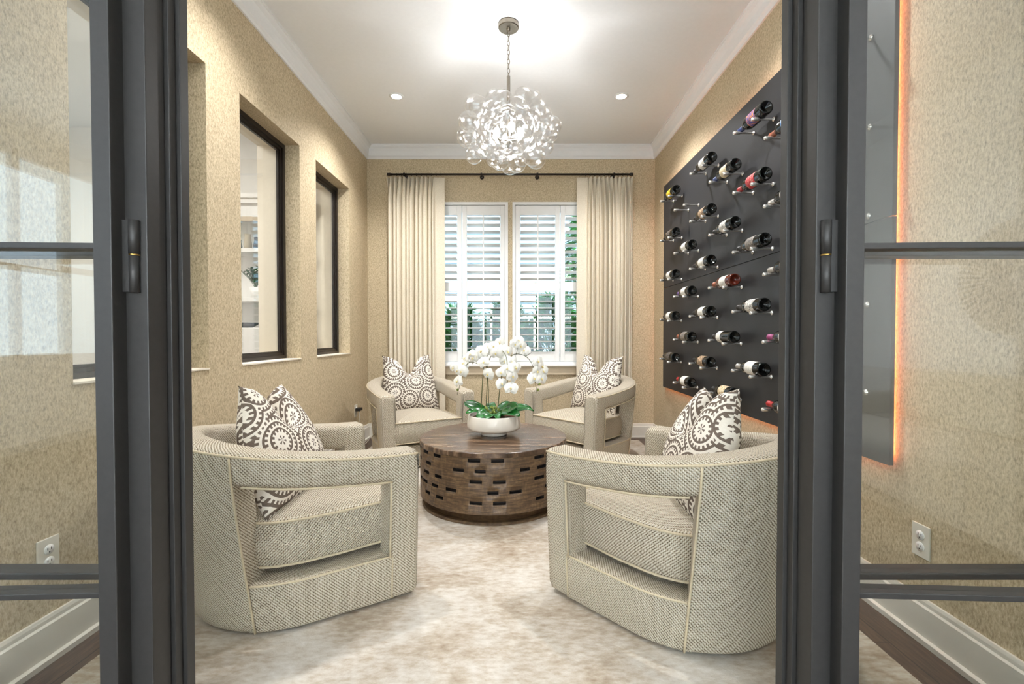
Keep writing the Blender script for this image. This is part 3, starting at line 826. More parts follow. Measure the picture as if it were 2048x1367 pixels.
for (az, L, wd, dr, li) in LEAVES:
    o = strap_leaf(L, wd, dr).build('leaf', M['leaf'], orc); o.location = (0.022*math.cos(math.radians(az)), 0.022*math.sin(math.radians(az)), 0.02); o.rotation_euler = (math.radians(18 + (az*7) % 34)*math.cos(math.radians(az)), 0, math.radians(az))
    sd = o.modifiers.new('thickness', 'SOLIDIFY'); sd.thickness = 0.0022
for k in range(26):
    a = random.uniform(0, 2*PI); r = random.uniform(0.01, 0.07)
    o = MB().sphere((0, 0, 0), random.uniform(0.006, 0.011), 7, 5, sc=(1, 1, 1.3)).build('moss_sprig', M['moss'], orc)
    o.location = (r*math.cos(a) - 0.02, r*math.sin(a), 0.035 + random.uniform(0, 0.04))
# flower prototype: faces -Y
def make_flower():
    mb = MB()
    def petal(ang, L, wd, tilt, y0):
        n, m = 6, 4; rows = []
        for i in range(n + 1):
            t = i/n; wv = wd*math.sin(PI*(0.06 + 0.90*t))**0.75
            row = []
            for j in range(m + 1):
                v = -1 + 2*j/m
                x = v*wv; z = L*t; y = y0 - tilt*L*t*t + 0.18*wv*v*v - 0.004*math.sin(5*t + v)
                row.append((x*math.cos(ang) - z*math.sin(ang), y, x*math.sin(ang) + z*math.cos(ang)))
            rows.append(row)
        mb.grid(rows)
    for a in (0, 2.2, -2.2): petal(a, 0.036, 0.0155, -0.12, 0.003)
    for a in (1.25, -1.25): petal(a, 0.038, 0.024, 0.05, 0.0)
    return mb
fl0 = None
def flower(loc, rz, rx, ry=0.0, sc=1.0):
    global fl0
    if fl0 is None:
        f = make_flower().build('flower', M['petal'], orc)
        lp = MB(); lp.sphere((0, -0.006, -0.003), 0.0048, 8, 6, sc=(1, 1, 1.2)); lp.sphere((0, -0.010, -0.008), 0.003, 6, 5)
        l = lp.build('lip', M['lip'], f); fl0 = f
    else:
        f = fl0.copy(); COL.objects.link(f); f.parent = orc
        for g in fl0.children:
            c = g.copy(); COL.objects.link(c); c.parent = f
    f.location = loc; f.rotation_euler = (rx, ry, rz); f.scale = (sc, sc, sc)
def spray(pts, r0=0.0032, r1=0.0015, name='flower_stem'):
    # catmull-rom through the points
    P = [Vector(p) for p in pts]; P = [P[0]] + P + [P[-1]]; out = []
    for i in range(1, len(P) - 2):
        for k in range(8):
            t = k/8
            out.append(0.5*((2*P[i]) + (P[i+1] - P[i-1])*t + (2*P[i-1] - 5*P[i] + 4*P[i+1] - P[i+2])*t*t + (3*P[i] - P[i-1] - 3*P[i+1] + P[i+2])*t**3))
    out.append(P[-2])
    n = len(out)
    return MB().tube(out, [r0 + (r1 - r0)*i/(n-1) for i in range(n)], 6).build(name, M['stem'], orc)
def op(px, py, dy=0.0):
    """offset from the plant origin for a photograph pixel, dy = depth offset from the plant centre"""
    y = BY + dy
    return ((px - 1033)*y/FPX - BX, dy, CAMH + (670 - py)*y/FPX - (TH_ + 0.101))
spray([op(962, 818), op(965, 760), op(967, 735), op(957, 728, -0.02), op(940, 724, -0.04), op(930, 734, -0.05), op(924, 755, -0.06), op(914, 790, -0.06)])
spray([op(972, 815, .02), op(974, 770, .02), op(976, 730, .02), op(985, 708, 0.0), op(1000, 700, -0.02), op(1012, 712, -0.05), op(1016, 750, -0.07), op(1014, 775, -0.07)])
spray([op(996, 812, 0), op(1000, 775, 0), op(1006, 740, 0.01), op(1022, 712, 0.02), op(1040, 708, 0.03), op(1056, 716, 0.02), op(1067, 735, 0.0), op(1070, 760, -0.01), op(1074, 785, -0.02)])
spray([op(977, 812, .03), op(976, 760, .04), op(972, 720, .04), op(980, 700, .05)])
for p in ([op(1032, 709, 0.02), op(1036, 694, 0.02)], [op(1051, 712, 0.02), op(1063, 705, 0.02)], [op(1066, 727, 0), op(1078, 733, 0)], [op(1069, 748, 0), op(1077, 752, 0)], [op(1071, 765, 0), op(1078, 770, 0)], [op(976, 713, 0), op(976, 700, 0)], [op(940, 724, -.04), op(936, 722, -.04)]):
    MB().tube(p, 0.0016, 6).build('bud_stalk', M['stem'], orc)
FLW = [(967, 724, -.03), (916, 741, -.05), (907, 735, -.04), (923, 742, -.06), (915, 762, -.07), (930, 716, -.02), (941, 708, 0), (947, 716, .02), (927, 727, -.02),
       (963, 702, 0), (974, 695, .02), (988, 692, .03), (1000, 685, .03), (1004, 703, -.01), (1015, 703, 0), (992, 706, -.02), (1002, 695, 0.02), (984, 702, .03),
       (1002, 745, -.05), (1015, 737, -.06), (1025, 752, -.06), (1003, 767, -.07), (1022, 776, -.08), (1031, 735, -.04), (1010, 722, -.02), (1023, 724, -.03), (1031, 688, .03), (1042, 691, .03), (1048, 700, .04),
       (976, 748, -.04), (1076, 722, -.02), (1083, 732, 0), (1075, 742, -.02), (1086, 742, 0), (1068, 756, -.03), (1083, 757, -.01), (955, 712, .01), (1037, 680, .03)]
for (px, py, dy) in FLW:
    side = (px - 995)/90
    flower(op(px, py, dy - 0.012), random.uniform(-0.5, 0.5) + side*0.7, random.uniform(-0.35, 0.15), random.uniform(-0.4, 0.4), random.uniform(1.02, 1.28))
for (px, py) in ((1079, 768), (1076, 779), (915, 779), (1014, 752)):
    o = MB().sphere((0, 0, 0), 0.007, 8, 6, sc=(1, 1, 1.3)).build('bud', M['moss'], orc); o.location = op(px, py, -0.05)

# ================================================================== chandelier
chn = empty('bubble_chandelier', (CHX, CHY, H)); tag(chn, 'clear glass bubble cluster chandelier hanging on a chain above the table', 'chandelier')
MB().lathe([(0, 0), (0.062, 0), (0.064, -0.004), (0.064, -0.026), (0.060, -0.030), (0.0, -0.030)], 40, smooth=False).build('canopy', M['nickel'], chn)
MB().lathe([(0, -0.03), (0.012, -0.03), (0.012, -0.04), (0.005, -0.05), (0, -0.05)], 16).build('canopy_loop', M['nickel'], chn)
link = None; z = -0.05; k = 0
while z > -(H - 2.70):
    if link is None:
        path = [(0.0085*math.cos(2*PI*j/14), 0, 0.017*math.sin(2*PI*j/14)) for j in range(14)]
        link = MB().tube(path, 0.0022, 6, closed=True).build('chain_link', M['nickel'], chn); c = link
    else: c = inst(link, chn)
    c.location = (0, 0, z - 0.013); c.rotation_euler = (0, 0, (k % 2)*PI/2 + 0.4); z -= 0.0285; k += 1
zrod = z + 0.01
MB().lathe([(0, zrod), (0.011, zrod), (0.011, CHZ - H - 0.1), (0, CHZ - H - 0.1)], 16).build('stem_rod', M['nickel'], chn)
for (dx, dy, dz) in ((0.075, 0.03, 0.0), (-0.075, 0.02, 0.0), (0.02, -0.085, -0.01), (-0.02, 0.085, -0.01)):
    MB().sphere((dx, dy, CHZ - H + dz), 0.022, 12, 8, sc=(1, 1, 1.4)).build('bulb', M['bulb'], chn)
    MB().tube([(0, 0, CHZ - H - 0.06), (dx*0.8, dy*0.8, CHZ - H + dz - 0.045), (dx, dy, CHZ - H + dz - 0.02)], 0.006, 6).build('bulb_arm', M['nickel'], chn)
bub = {}
def bubble(p, r):
    key = 0
    if key not in bub:
        bub[key] = MB().sphere((0, 0, 0), 1.0, 24, 14).build('glass_bubble', M['bubble'], chn); o = bub[key]
    else: o = inst(bub[key], chn)
    o.location = (p[0], p[1], p[2] + CHZ - H); o.scale = (r, r, r); o.rotation_euler = (random.uniform(0, 3), random.uniform(0, 3), 0)
NBB = 60
for i in range(NBB):
    zz = 1 - 2*(i + 0.5)/NBB; ph = i*2.399963
    if zz > 0.86: continue
    rr = math.sqrt(1 - zz*zz)
    jit = random.uniform(0.80, 1.04)
    bubble((0.308*rr*math.cos(ph)*jit, 0.308*rr*math.sin(ph)*jit, 0.190*zz*jit), random.uniform(0.052, 0.066))
for i in range(26):
    zz = 1 - 2*(i + 0.5)/26; ph = i*2.399963 + 1.0; rr = math.sqrt(1 - zz*zz)
    bubble((0.185*rr*math.cos(ph), 0.185*rr*math.sin(ph), 0.12*zz), random.uniform(0.04, 0.052))

# ------------------------------------------------------------------ downlights
dlab = ['recessed ceiling downlight at the rear left of the chandelier', 'recessed ceiling downlight at the rear right of the chandelier', 'recessed ceiling downlight above the left foreground armchair', 'recessed ceiling downlight above the right foreground armchair']
for (x, y), lab in zip(CANS, dlab):
    d = empty('recessed_downlight', (x, y, H)); tag(d, lab, 'downlight', 'recessed ceiling downlights')
    MB().lathe([(0.040, -0.001), (0.040, -0.006), (0.058, -0.004), (0.058, 0)], 32).build('trim_ring', M['ceiling'], d)
    MB().lathe([(0, -0.0015), (0.040, -0.0015), (0.040, -0.003), (0, -0.003)], 24).build('lens', M['lens'], d)

# ================================================================== drapes and rod
def drape(x0, x1, lead, label):
    """lead = +1: flat leading edge on the right side"""
    mb = MB(); NX, NZ = 190, 26; ztop, zbot = 2.668, 0.025
    Wd = x1 - x0; flat = 0.10; npl = 11
    rows = []
    for j in range(NZ + 1):
        z = ztop + (zbot - ztop)*j/NZ; row = []
        for i in range(NX + 1):
            t = i/NX
            e = t if lead > 0 else 1 - t                 # 1 at the leading edge
            x = x0 + Wd*t
            amp = 0.052*(1 - sstep(1 - flat/Wd - 0.08, 1 - flat/Wd + 0.03, e))
            top = sstep(0.0, 0.13, (ztop - z)/1.2)
            ph = e*npl*2*PI/(1 - flat/Wd)
            w = math.sin(ph + 0.5*math.sin(ph*0.37 + 1.3))
            sharp = (abs(w)**0.7)*(1 if w > 0 else -1)
            y = 4.745 + amp*((1 - top)*(abs(math.sin(ph/2))**5*1.5 - 0.5) + top*sharp*(0.8 + 0.25*math.sin(e*17)))
            x += 0.010*top*math.cos(ph)*(amp/0.052) + 0.012*(1 - j/NZ)*0 
            y += 0.01*math.sin(z*2.1 + e*5)*sstep(0, 1, (ztop - z)/2) - 0.03*(e > 0.999)*0
            row.append((x, y, z))
        rows.append(row)
    mb.grid(rows)
    o = mb.build('drapery_panel', M['linen']); sd = o.modifiers.new('thickness', 'SOLIDIFY'); sd.thickness = 0.0025
    return tag(o, label, 'curtain', 'linen drapery panels')
drape(-1.312, -0.728, 1, 'cream pleated linen drape left of the window')
drape(0.612, 1.172, -1, 'cream pleated linen drape right of the window')
rod = empty('curtain_rod', (-0.064, 4.745, 2.70)); tag(rod, 'slim dark bronze curtain rod above the window', 'curtain rod')
def rc(nm, mb, mat='bronze'): return ch(nm, mb, M[mat], rod, (-0.064, 4.745, 2.70))
rc('rod', MB().tube([(-1.29, 4.745, 2.70), (1.162, 4.745, 2.70)], 0.0105, 12))
for x in (-1.295, 1.167): rc('finial', MB().lathe([(0, -0.016), (0.0145, -0.016), (0.0145, 0.016), (0, 0.016)], 16, axis='X', center=(x, 4.745, 2.70)))
for x in (-1.14, -0.357, 0.212, 0.99):
    rc('bracket', MB().tube([(x, 4.745, 2.70), (x, YB - 0.004, 2.70)], 0.006, 8).lathe([(0, YB - 0.008), (0.022, YB - 0.008), (0.022, YB - 0.001), (0, YB - 0.001)], 18, axis='Y', center=(x, 0, 2.70)).lathe([(0.0108, -0.008), (0.0165, -0.008), (0.0165, 0.008), (0.0108, 0.008)], 16, axis='X', center=(x, 4.745, 2.70)))
    if x in (-0.357, 0.212): rc('thumb_screw', MB().sphere((x, 4.738, 2.676), 0.012, 10, 8))
for lo, hi in ((-1.29, -0.74), (0.63, 1.15)):
    for k in range(11):
        x = lo + (hi - lo)*(k + 0.5)/11
        rc('rod_ring', MB().tube([(x, 4.745 + 0.0135*math.cos(2*PI*j/12), 2.697 + 0.0145*math.sin(2*PI*j/12)) for j in range(12)], 0.0022, 5, closed=True))

# ================================================================== wine wall
PX = 1.400
wp = empty('wine_display_panel', (PX, 3.08, 0.58)); tag(wp, 'matte black wall panel with metal pegs holding wine bottles', 'wine rack')
PO = (PX, 3.08, 0.58)
for z0, z1 in ((0.58, 1.514), (1.517, 2.48)):
    ch('board', MB().box((PX, 1.74, z0), (PX + 0.018, 4.44, z1), bev=0.0015), M['panel'], wp, PO)
ch('standoff', MB().box((PX + 0.018, 1.83, 0.67), (XR - 0.0015, 4.35, 2.39)), M['black'], wp, PO)
lx0, lx1 = PX + 0.0185, PX + 0.0225
for (ya, yb, za, zb) in ((1.77, 4.41, 0.605, 0.613), (1.77, 4.41, 2.447, 2.455), (1.765, 1.773, 0.61, 2.45), (4.407, 4.415, 0.61, 2.45)):
    ch('led_strip', MB().box((lx0, ya, za), (lx1, yb, zb)), M['led'], wp, PO)
peg0 = None
def peg(y, z):
    global peg0
    if peg0 is None:
        mb = MB()
        mb.lathe([(0, 0), (0.013, 0), (0.013, -0.006), (0.006, -0.010), (0.0055, -0.014), (0.0055, -0.082), (0.0098, -0.086), (0.0102, -0.120), (0.008, -0.124), (0, -0.124)], 10, axis='X')
        peg0 = mb.build('bottle_peg', M['chrome'], wp); c = peg0
    else: c = inst(peg0, wp)
    c.location = (PX - PO[0], y - PO[1], z - PO[2])
XB = 1.332
COLY = [3.89, 3.53, 3.185, 2.84, 2.497, 2.152, 1.805]
EV = [2.285, 1.935, 1.585, 1.235, 0.885]; OD = [2.11, 1.76, 1.41, 1.06, 0.71]
def label_mat(name, base, ink, dens=0.3, scale=60):
    m = NT(name); v = m.coord(scale=(1, 3, 1))
    n = m.noise(scale, 3, 0.6, v)
    m.base(m.ramp(n, [(0.5 - 0.24*(0.5 - dens), ink), (0.53 - 0.24*(0.5 - dens), base)]), 0.55); return m.m
WHT = srgb(236, 232, 222); INK = srgb(70, 66, 62)
LM = {'white': label_mat('label_white', WHT, srgb(190, 186, 178), 0.1), 'sketch': label_mat('label_sketch', WHT, srgb(120, 116, 110), 0.35), 'cream': label_mat('label_cream', srgb(226, 210, 176), srgb(200, 180, 140), 0.1),
      'red': label_mat('label_red', srgb(190, 30, 44), srgb(220, 190, 170), 0.12), 'blue': label_mat('label_blue', srgb(60, 70, 150), srgb(214, 140, 70), 0.35), 'yellow': label_mat('label_yellow', srgb(214, 176, 40), srgb(120, 110, 30), 0.25),
      'dark': label_mat('label_dark', srgb(58, 54, 52), srgb(130, 120, 108), 0.3), 'grey': label_mat('label_grey', srgb(96, 92, 88), srgb(150, 140, 128), 0.4), 'tan': label_mat('label_tan', srgb(206, 176, 140), srgb(90, 66, 50), 0.4),
      'sky': label_mat('label_sky', srgb(70, 130, 190), srgb(220, 225, 230), 0.3), 'gold': label_mat('label_gold', srgb(230, 216, 184), srgb(176, 130, 60), 0.25)}
CM = {'dark': plain('capsule_black', srgb(30, 28, 28), 0.35), 'red': plain('capsule_red', srgb(170, 34, 36), 0.35), 'copper': plain('capsule_copper', srgb(150, 86, 60), 0.35), 'purple': plain('capsule_purple', srgb(96, 70, 120), 0.35),
      'magenta': plain('capsule_magenta', srgb(150, 60, 110), 0.35), 'blue': plain('capsule_blue', srgb(48, 66, 120), 0.35), 'silver': plain('capsule_silver', srgb(186, 182, 176), 0.3, 0.6)}
BOT = {}
def bottle_meshes():
    prof = [(0.0, 0.018), (0.018, 0.012), (0.028, 0.002), (0.033, 0.0), (0.0365, 0.004), (0.0375, 0.012), (0.0375, 0.178), (0.0365, 0.192), (0.031, 0.208), (0.0215, 0.222), (0.0165, 0.232), (0.0148, 0.245), (0.0142, 0.288), (0.0158, 0.289), (0.0158, 0.297), (0.0125, 0.300), (0, 0.300)]
    BOT['body'] = MB().lathe(prof, 28, axis='Y').mesh('bottle_body', M['bottle'])
    BOT['rose'] = MB().lathe(prof, 28, axis='Y').mesh('bottle_body', M['rose'])
    for k, c in CM.items():
        BOT['cap_' + k] = MB().lathe([(0.0154, 0.236), (0.0150, 0.25), (0.0148, 0.287), (0.0164, 0.2885), (0.0164, 0.2975), (0.013, 0.3012), (0, 0.3012)], 18, axis='Y').mesh('capsule', c)
def label_mesh(mat, y0, y1):
    return MB().lathe([(0.0379, y0), (0.0381, y0 + 0.0005), (0.0381, y1 - 0.0005), (0.0379, y1)], 26, axis='Y', a0=math.radians(20), a1=math.radians(270)).mesh('label', mat)
bottle_meshes()
def bottle(col, z, lab, cap, desc, y0=0.055, y1=0.155, body='body'):
    t = empty('wine_bottle', (XB, COLY[col], z)); tag(t, desc, 'wine bottle', 'wine bottles on the black wall panel')
    for nm, me in (('glass_body', BOT[body]), ('label', label_mesh(LM[lab], y0, y1)), ('capsule', BOT['cap_' + cap])):
        o = bpy.data.objects.new(nm, me); COL.objects.link(o); o.parent = t
rowE = ['top', 'second', 'third', 'fourth', 'lowest']
SPEC = [
 (0, EV[0], 'yellow', 'dark', 'wine bottle with yellow label at the top far corner of the black panel'),
 (0, EV[1], 'dark', 'dark', 'wine bottle with dark label, second down in the far column by the drape'),
 (0, EV[2], 'white', 'dark', 'wine bottle with grey white label, third down in the far column by the drape'),
 (0, EV[3], 'white', 'dark', 'wine bottle with white label, fourth down in the far column by the drape'),
 (0, EV[4], 'dark', 'dark', 'wine bottle with dark label, lowest in the far column by the drape'),
 (1, OD[1], 'white', 'dark', 'wine bottle with white label just below the pair of empty pegs'),
 (1, OD[2], 'white', 'purple', 'wine bottle with white label and purple capsule just under the panel seam'),
 (1, OD[3], 'grey', 'copper', 'wine bottle with patterned grey label and copper neck near eye level'),
 (1, OD[4], 'white', 'red', 'wine bottle with white label and red capsule at the far bottom corner'),
 (2, EV[0], 'white', 'dark', 'wine bottle with white label at the panel top, next to the cream label'),
 (2, EV[1], 'tan', 'dark', 'wine bottle with tan printed label right of the empty pegs'),
 (2, EV[2], 'white', 'dark', 'wine bottle with white label resting just above the panel seam'),
 (2, EV[3], 'white', 'dark', 'wine bottle with white label, below the amber bottle and to its left'),
 (2, EV[4], 'tan', 'dark', 'wine bottle with tan picture label in the lowest row but one'),
 (3, OD[0], 'cream', 'blue', 'wine bottle with cream label and blue neck left of the red label'),
 (3, OD[1], 'sketch', 'dark', 'wine bottle with sketched white label under the cream labelled one'),
 (3, OD[2], 'white', 'copper', 'amber rose wine bottle with white label under the panel seam'),
 (3, OD[3], 'white', 'dark', 'wine bottle with white label set near its neck, large dark body'),
 (3, OD[4], 'gold', 'dark', 'wine bottle with cream and gold label just behind the pillow ears'),
 (4, EV[0], 'blue', 'blue', 'wine bottle with blue and orange label, highest near the door jamb'),
 (4, EV[1], 'red', 'red', 'wine bottle with bright red label near the door jamb'),
 (4, EV[2], 'grey', 'dark', 'wine bottle with dark grey etched label just above the seam near jamb'),
 (4, EV[3], 'sketch', 'dark', 'wine bottle with white picture label below the seam near the door jamb'),
 (4, EV[4], 'white', 'silver', 'wine bottle with broad white label above the right pillow'),
 (5, OD[0], 'sky', 'copper', 'wine bottle with sky blue label and copper capsule, half behind the jamb'),
 (5, OD[1], 'white', 'silver', 'wine bottle with white label and silver capsule, half behind the jamb'),
 (5, OD[2], 'dark', 'silver', 'dark wine bottle below the seam, half behind the door jamb'),
 (5, OD[3], 'white', 'magenta', 'wine bottle with magenta capsule, half behind the door jamb'),
 (5, OD[4], 'white', 'red', 'wine bottle with red capsule at lower right, half behind the jamb')]
for (c, z, lab, cap, desc) in SPEC:
    y0, y1 = 0.06, 0.15
    if (c, z) == (3, OD[3]): y0, y1 = 0.125, 0.185
    bottle(c, z, lab, cap, desc, y0, y1, 'rose' if (c, z) == (3, OD[2]) else 'body')
for c in range(7):
    for z in (EV if c % 2 == 0 else OD):
        peg(COLY[c] + 0.05, z - 0.0375 - 0.0058); peg(COLY[c] + 0.262, z - 0.0155 - 0.0104)

# ================================================================== outlets, cord
def outlet(x, y, z, face, label):
    t = empty('wall_outlet', (x, y, z)); tag(t, label, 'outlet', 'duplex wall outlets')
    MB().box((0, -0.036, -0.058), (face*0.006, 0.036, 0.058), bev=0.002).build('cover_plate', M['plastic'], t)
    for dz in (-0.02, 0.02):
        r = MB().lathe([(0, 0.006), (0.0165, 0.006), (0.0165, 0.0085), (0, 0.0085)] if face > 0 else [(0, -0.006), (0.0165, -0.006), (0.0165, -0.0085), (0, -0.0085)], 20, axis='X', center=(0, 0, dz)).build('receptacle', M['white'], t)
        mb = MB()
        for dy in (-0.006, 0.006): mb.box((face*0.0085, dy - 0.001, dz - 0.001), (face*0.009, dy + 0.001, dz + 0.007))
        mb.box((face*0.0085, -0.002, dz - 0.010), (face*0.009, 0.002, dz - 0.006)); mb.build('slots', M['black'], r)
outlet(XL, 1.52, 0.345, 1, 'white duplex outlet on left wall behind the left glass door')
outlet(XR, 1.63, 0.345, -1, 'white duplex outlet on right wall behind the right glass door')
outlet(XL, 4.46, 0.345, 1, 'white duplex outlet with black plug beside the rear left armchair')
pl = MB().box((XL + 0.0095, 4.42, 0.345), (XL + 0.055, 4.50, 0.372), bev=0.004).build('power_adapter', M['black']); tag(pl, 'black plug adapter in the outlet behind the rear left armchair', 'plug')
cord = MB().tube([(XL + 0.04, 4.45, 0.346), (XL + 0.045, 4.45, 0.25), (XL + 0.04, 4.455, 0.08), (XL + 0.05, 4.47, 0.02), (XL + 0.065, 4.55, 0.007), (XL + 0.05, 4.70, 0.006)], 0.0035, 6).build('cord', M['plastic'], pl); cord['label'] = 'thin pale cord'

# ================================================================== kitchen beyond the left windows
KY = 4.15
slab('wall_kitchen_back', (-4.5, KY + 0.25, 0), (-1.85, KY + 0.33, H), M['white'])
kc = empty('kitchen_shelf_unit', (-2.75, KY + 0.12, 0)); tag(kc, 'white built-in shelf cabinet seen through the middle interior window', 'cabinet'); KO = (-2.75, KY + 0.12, 0)
ch('base_cabinet', MB().box((-3.6, KY - 0.05, 0.0), (-1.9, KY + 0.25, 1.137), bev=0.004), M['white'], kc, KO)
for z in (1.37, 1.81): ch('shelf', MB().box((-3.6, KY, z), (-1.9, KY + 0.25, z + 0.035), bev=0.002), M['white'], kc, KO)
ch('upper_cabinet', MB().box((-3.6, KY + 0.02, 2.13), (-1.9, KY + 0.25, 2.24)).box((-3.6, KY - 0.02, 2.24), (-1.9, KY + 0.25, 2.28)).box((-3.6, KY - 0.04, 2.28), (-1.9, KY + 0.25, 2.32)), M['white'], kc, KO)
ch('cabinet_frame', MB().box((-3.6, KY + 0.02, 2.09), (-1.9, KY + 0.04, 2.13)), M['sillw'], kc, KO)
ch('pane', MB().box((-3.6, KY + 0.03, 1.845), (-1.9, KY + 0.034, 2.09)), M['glass'], kc, KO)
for i, (x, colr, hh) in enumerate(((-2.56, (70, 90, 110), 0.1), (-2.47, (196, 180, 150), 0.15), (-2.38, (60, 80, 110), 0.12), (-2.31, (150, 140, 130), 0.13))):
    v = MB().lathe([(0, 0), (0.03, 0), (0.036, hh*0.4), (0.026, hh*0.8), (0.03, hh), (0.024, hh), (0, hh*0.9)], 18).build('vase', plain('vase_glaze_%d' % i, srgb(*colr), 0.2), loc=(x, KY + 0.14, 1.846))
    tag(v, ['slate blue vase on the far left of the upper kitchen shelf', 'sand coloured vase on the upper kitchen shelf', 'navy vase on the upper kitchen shelf', 'grey vase at the right end of the upper kitchen shelf'][i], 'vase', 'vases on the upper kitchen shelf')
pot = MB().lathe([(0, 0), (0.042, 0), (0.055, 0.10), (0.050, 0.10), (0.046, 0.085), (0, 0.085)], 24).build('plant_pot', M['white'], loc=(-2.378, KY + 0.1, 1.406)); tag(pot, 'small white pot on the lower kitchen shelf', 'pot')
zp = empty('zamioculcas_plant', (-2.378, KY + 0.1, 1.49)); tag(zp, 'leafy green plant growing from the white kitchen shelf pot', 'plant')
zst = []
for k in range(10):
    a = k*0.65 + 0.3; L = random.uniform(0.12, 0.21); out = random.uniform(0.04, 0.13)
    top = (out*math.cos(a), out*math.sin(a)*0.5, L)
    st = MB().tube([(0, 0, 0), (top[0]*0.4, top[1]*0.4, L*0.55), top], 0.003, 6).build('stalk', M['leaf'], zp)
    for q in range(6):
        f = 0.35 + 0.65*q/5; p = (top[0]*f*f, top[1]*f*f, L*f)
        for sd_ in (-1, 1):
            lf = strap_leaf(0.046, 0.013, 0.3).build('leaf', M['leaf'], st); lf.location = p; lf.rotation_euler = (0, 0, a + sd_*1.3)
bo = MB().lathe([(0, 0), (0.05, 0), (0.10, 0.03), (0.105, 0.045), (0.098, 0.045), (0.05, 0.012), (0, 0.01)], 28).build('serving_bowl', plain('slate_glaze', srgb(60, 66, 76), 0.25), loc=(-2.44, KY + 0.05, 1.138)); tag(bo, 'dark slate bowl on the white kitchen cabinet top', 'bowl')

# ================================================================== outside the windows
slab('ground', (-6, YB + 0.2, -0.3), (6, 12, -0.2), M['ground'])
nb = empty('neighbour_house_wall', (0, 9.0, -0.2)); tag(nb, 'pale blue lap siding of the neighbouring house outside the window', 'house')
bd = None
for k in range(26):
    if bd is None:
        mb = MB(); mb.v += [(-6, 0, 0), (6, 0, 0), (6, 0.02, 0.19), (-6, 0.02, 0.19), (-6, 0.06, 0), (6, 0.06, 0), (6, 0.06, 0.19), (-6, 0.06, 0.19)]
        for q in ((0,1,2,3),(4,7,6,5),(0,4,5,1),(3,2,6,7),(0,3,7,4),(1,5,6,2)): mb.face(q)
        bd = mb.build('siding_board', M['siding'], nb); c = bd
    else: c = inst(bd, nb)
    c.location = (0, 0, 0.19*k)
def shrub(x, y, z0, rx, ry, h, n, label, leafL=0.15, droop=0.0, name='shrub'):
    t = empty(name, (x, y, z0)); tag(t, label, name, 'greenery outside the window')
    mb = MB()
    for k in range(n):
        a = random.uniform(0, 2*PI); r = random.uniform(0.2, 1)**0.6; hz = random.uniform(0.05, 1)
        env = math.sin(PI*min(1, 0.25 + hz*0.72))**0.6
        p = Vector((rx*r*env*math.cos(a), ry*r*env*math.sin(a), h*hz + random.uniform(-0.05, 0.08)))
        d = Vector((math.cos(a)*0.8 + random.uniform(-.6, .6), math.sin(a)*0.8 + random.uniform(-.6, .6), random.uniform(0.0, 1.3) - droop)).normalized()
        w = d.cross(Vector((random.uniform(-1, 1), random.uniform(-1, 1), random.uniform(-1, 1)))).normalized()*0.014
        L = leafL*random.uniform(0.6, 1.2); nn = len(mb.v)
        mb.v += [tuple(p - w*0.4), tuple(p + d*L*0.5 - w), tuple(p + d*L), tuple(p + d*L*0.5 + w)]
        mb.face([nn, nn+1, nn+2, nn+3])
    f = mb.build('foliage', M['shrub'], t); f['kind'] = 'stuff'
    mb = MB()
    for k in range(7):
        a = k*0.9; mb.tube([(0, 0, 0), (rx*0.3*math.cos(a), ry*0.3*math.sin(a), h*0.4), (rx*0.55*math.cos(a), ry*0.55*math.sin(a), h*0.8)], [0.014, 0.01, 0.004], 5)
    mb.build('branches', M['bark'], t)
shrub(-0.75, 6.2, -0.2, 0.40, 0.32, 1.55, 3400, 'spiky green shrub outside the left window', name='shrub')
shrub(-0.12, 6.1, -0.2, 0.40, 0.32, 1.6, 3400, 'spiky green shrub outside between the two windows', name='shrub')
shrub(0.50, 6.3, -0.2, 0.42, 0.32, 1.72, 3600, 'spiky green shrub outside the right window', name='shrub')
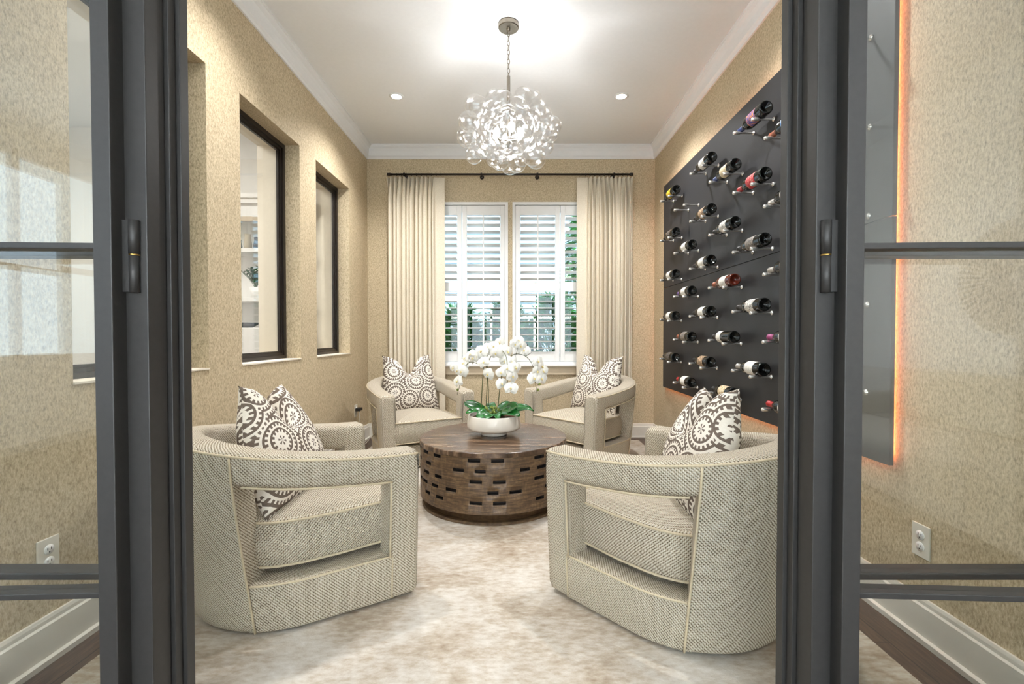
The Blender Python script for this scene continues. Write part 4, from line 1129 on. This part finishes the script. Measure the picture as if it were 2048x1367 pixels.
shrub(1.08, 7.1, -0.2, 0.46, 0.4, 3.2, 4200, 'tall drooping evergreen tree outside, at the right drape', leafL=0.14, droop=0.9, name='tree')

# ================================================================== hall behind the viewer (seen only as reflections in the door glass)
wd = empty('woven_wall_disc', (3.29, -0.75, 1.45)); tag(wd, 'round dark woven wall disc mirrored in the right door glass', 'wall decor')
for k in range(60):
    a = 2*PI*k/60; o = MB().tube([(-0.02, 0.04*math.cos(a), 0.04*math.sin(a)), (-0.03, 0.38*math.cos(a), 0.38*math.sin(a))], [0.006, 0.012], 5).build('reed', M['bark'], wd)
sf = empty('hall_sofa', (2.6, -1.0, 0)); tag(sf, 'pale linen sofa mirrored in the right door glass', 'sofa')
MB().box((-0.45, -1.0, 0.06), (0.45, 1.0, 0.42), bev=0.03).build('seat', M['sofa'], sf); MB().box((0.28, -1.0, 0.42), (0.5, 1.0, 0.8), bev=0.04).build('backrest', M['sofa'], sf)
for y in (-1.1, 1.0): MB().box((-0.45, y, 0.06), (0.5, y + 0.1, 0.6), bev=0.03).build('armrest', M['sofa'], sf)
w8 = tag(empty('window_8', (-0.1, -3.5, 0.35)), kind='structure'); w8o = (-0.1, -3.5, 0.35)  # invented rear window, put in to go with the area fill
mb = MB()
for x in (-2.0, -0.76, 0.49, 1.74): mb.box((x, -3.58, 0.35), (x + 0.06, -3.52, 2.8))
for z in (0.35, 1.55, 2.74): mb.box((-2.0, -3.58, z), (1.8, -3.52, z + 0.06))
ch('frame', mb, M['white'], w8, w8o)
ch('pane', MB().box((-2.0, -3.552, 0.35), (1.8, -3.548, 2.8)), M['glass'], w8, w8o)

w9 = tag(empty('window_9', (-4.55, -1.9, 0.82)), kind='structure'); w9o = (-4.55, -1.9, 0.82)
mb = MB()
for y in (-3.3, -1.95, -0.56): mb.box((-4.58, y, 0.82), (-4.52, y + 0.06, 2.75))
for z in (0.82, 1.7, 2.69): mb.box((-4.58, -3.3, z), (-4.52, -0.5, z + 0.06))
ch('frame', mb, M['white'], w9, w9o)
ch('pane', MB().box((-4.552, -3.3, 0.82), (-4.548, -0.5, 2.75)), M['glass'], w9, w9o)
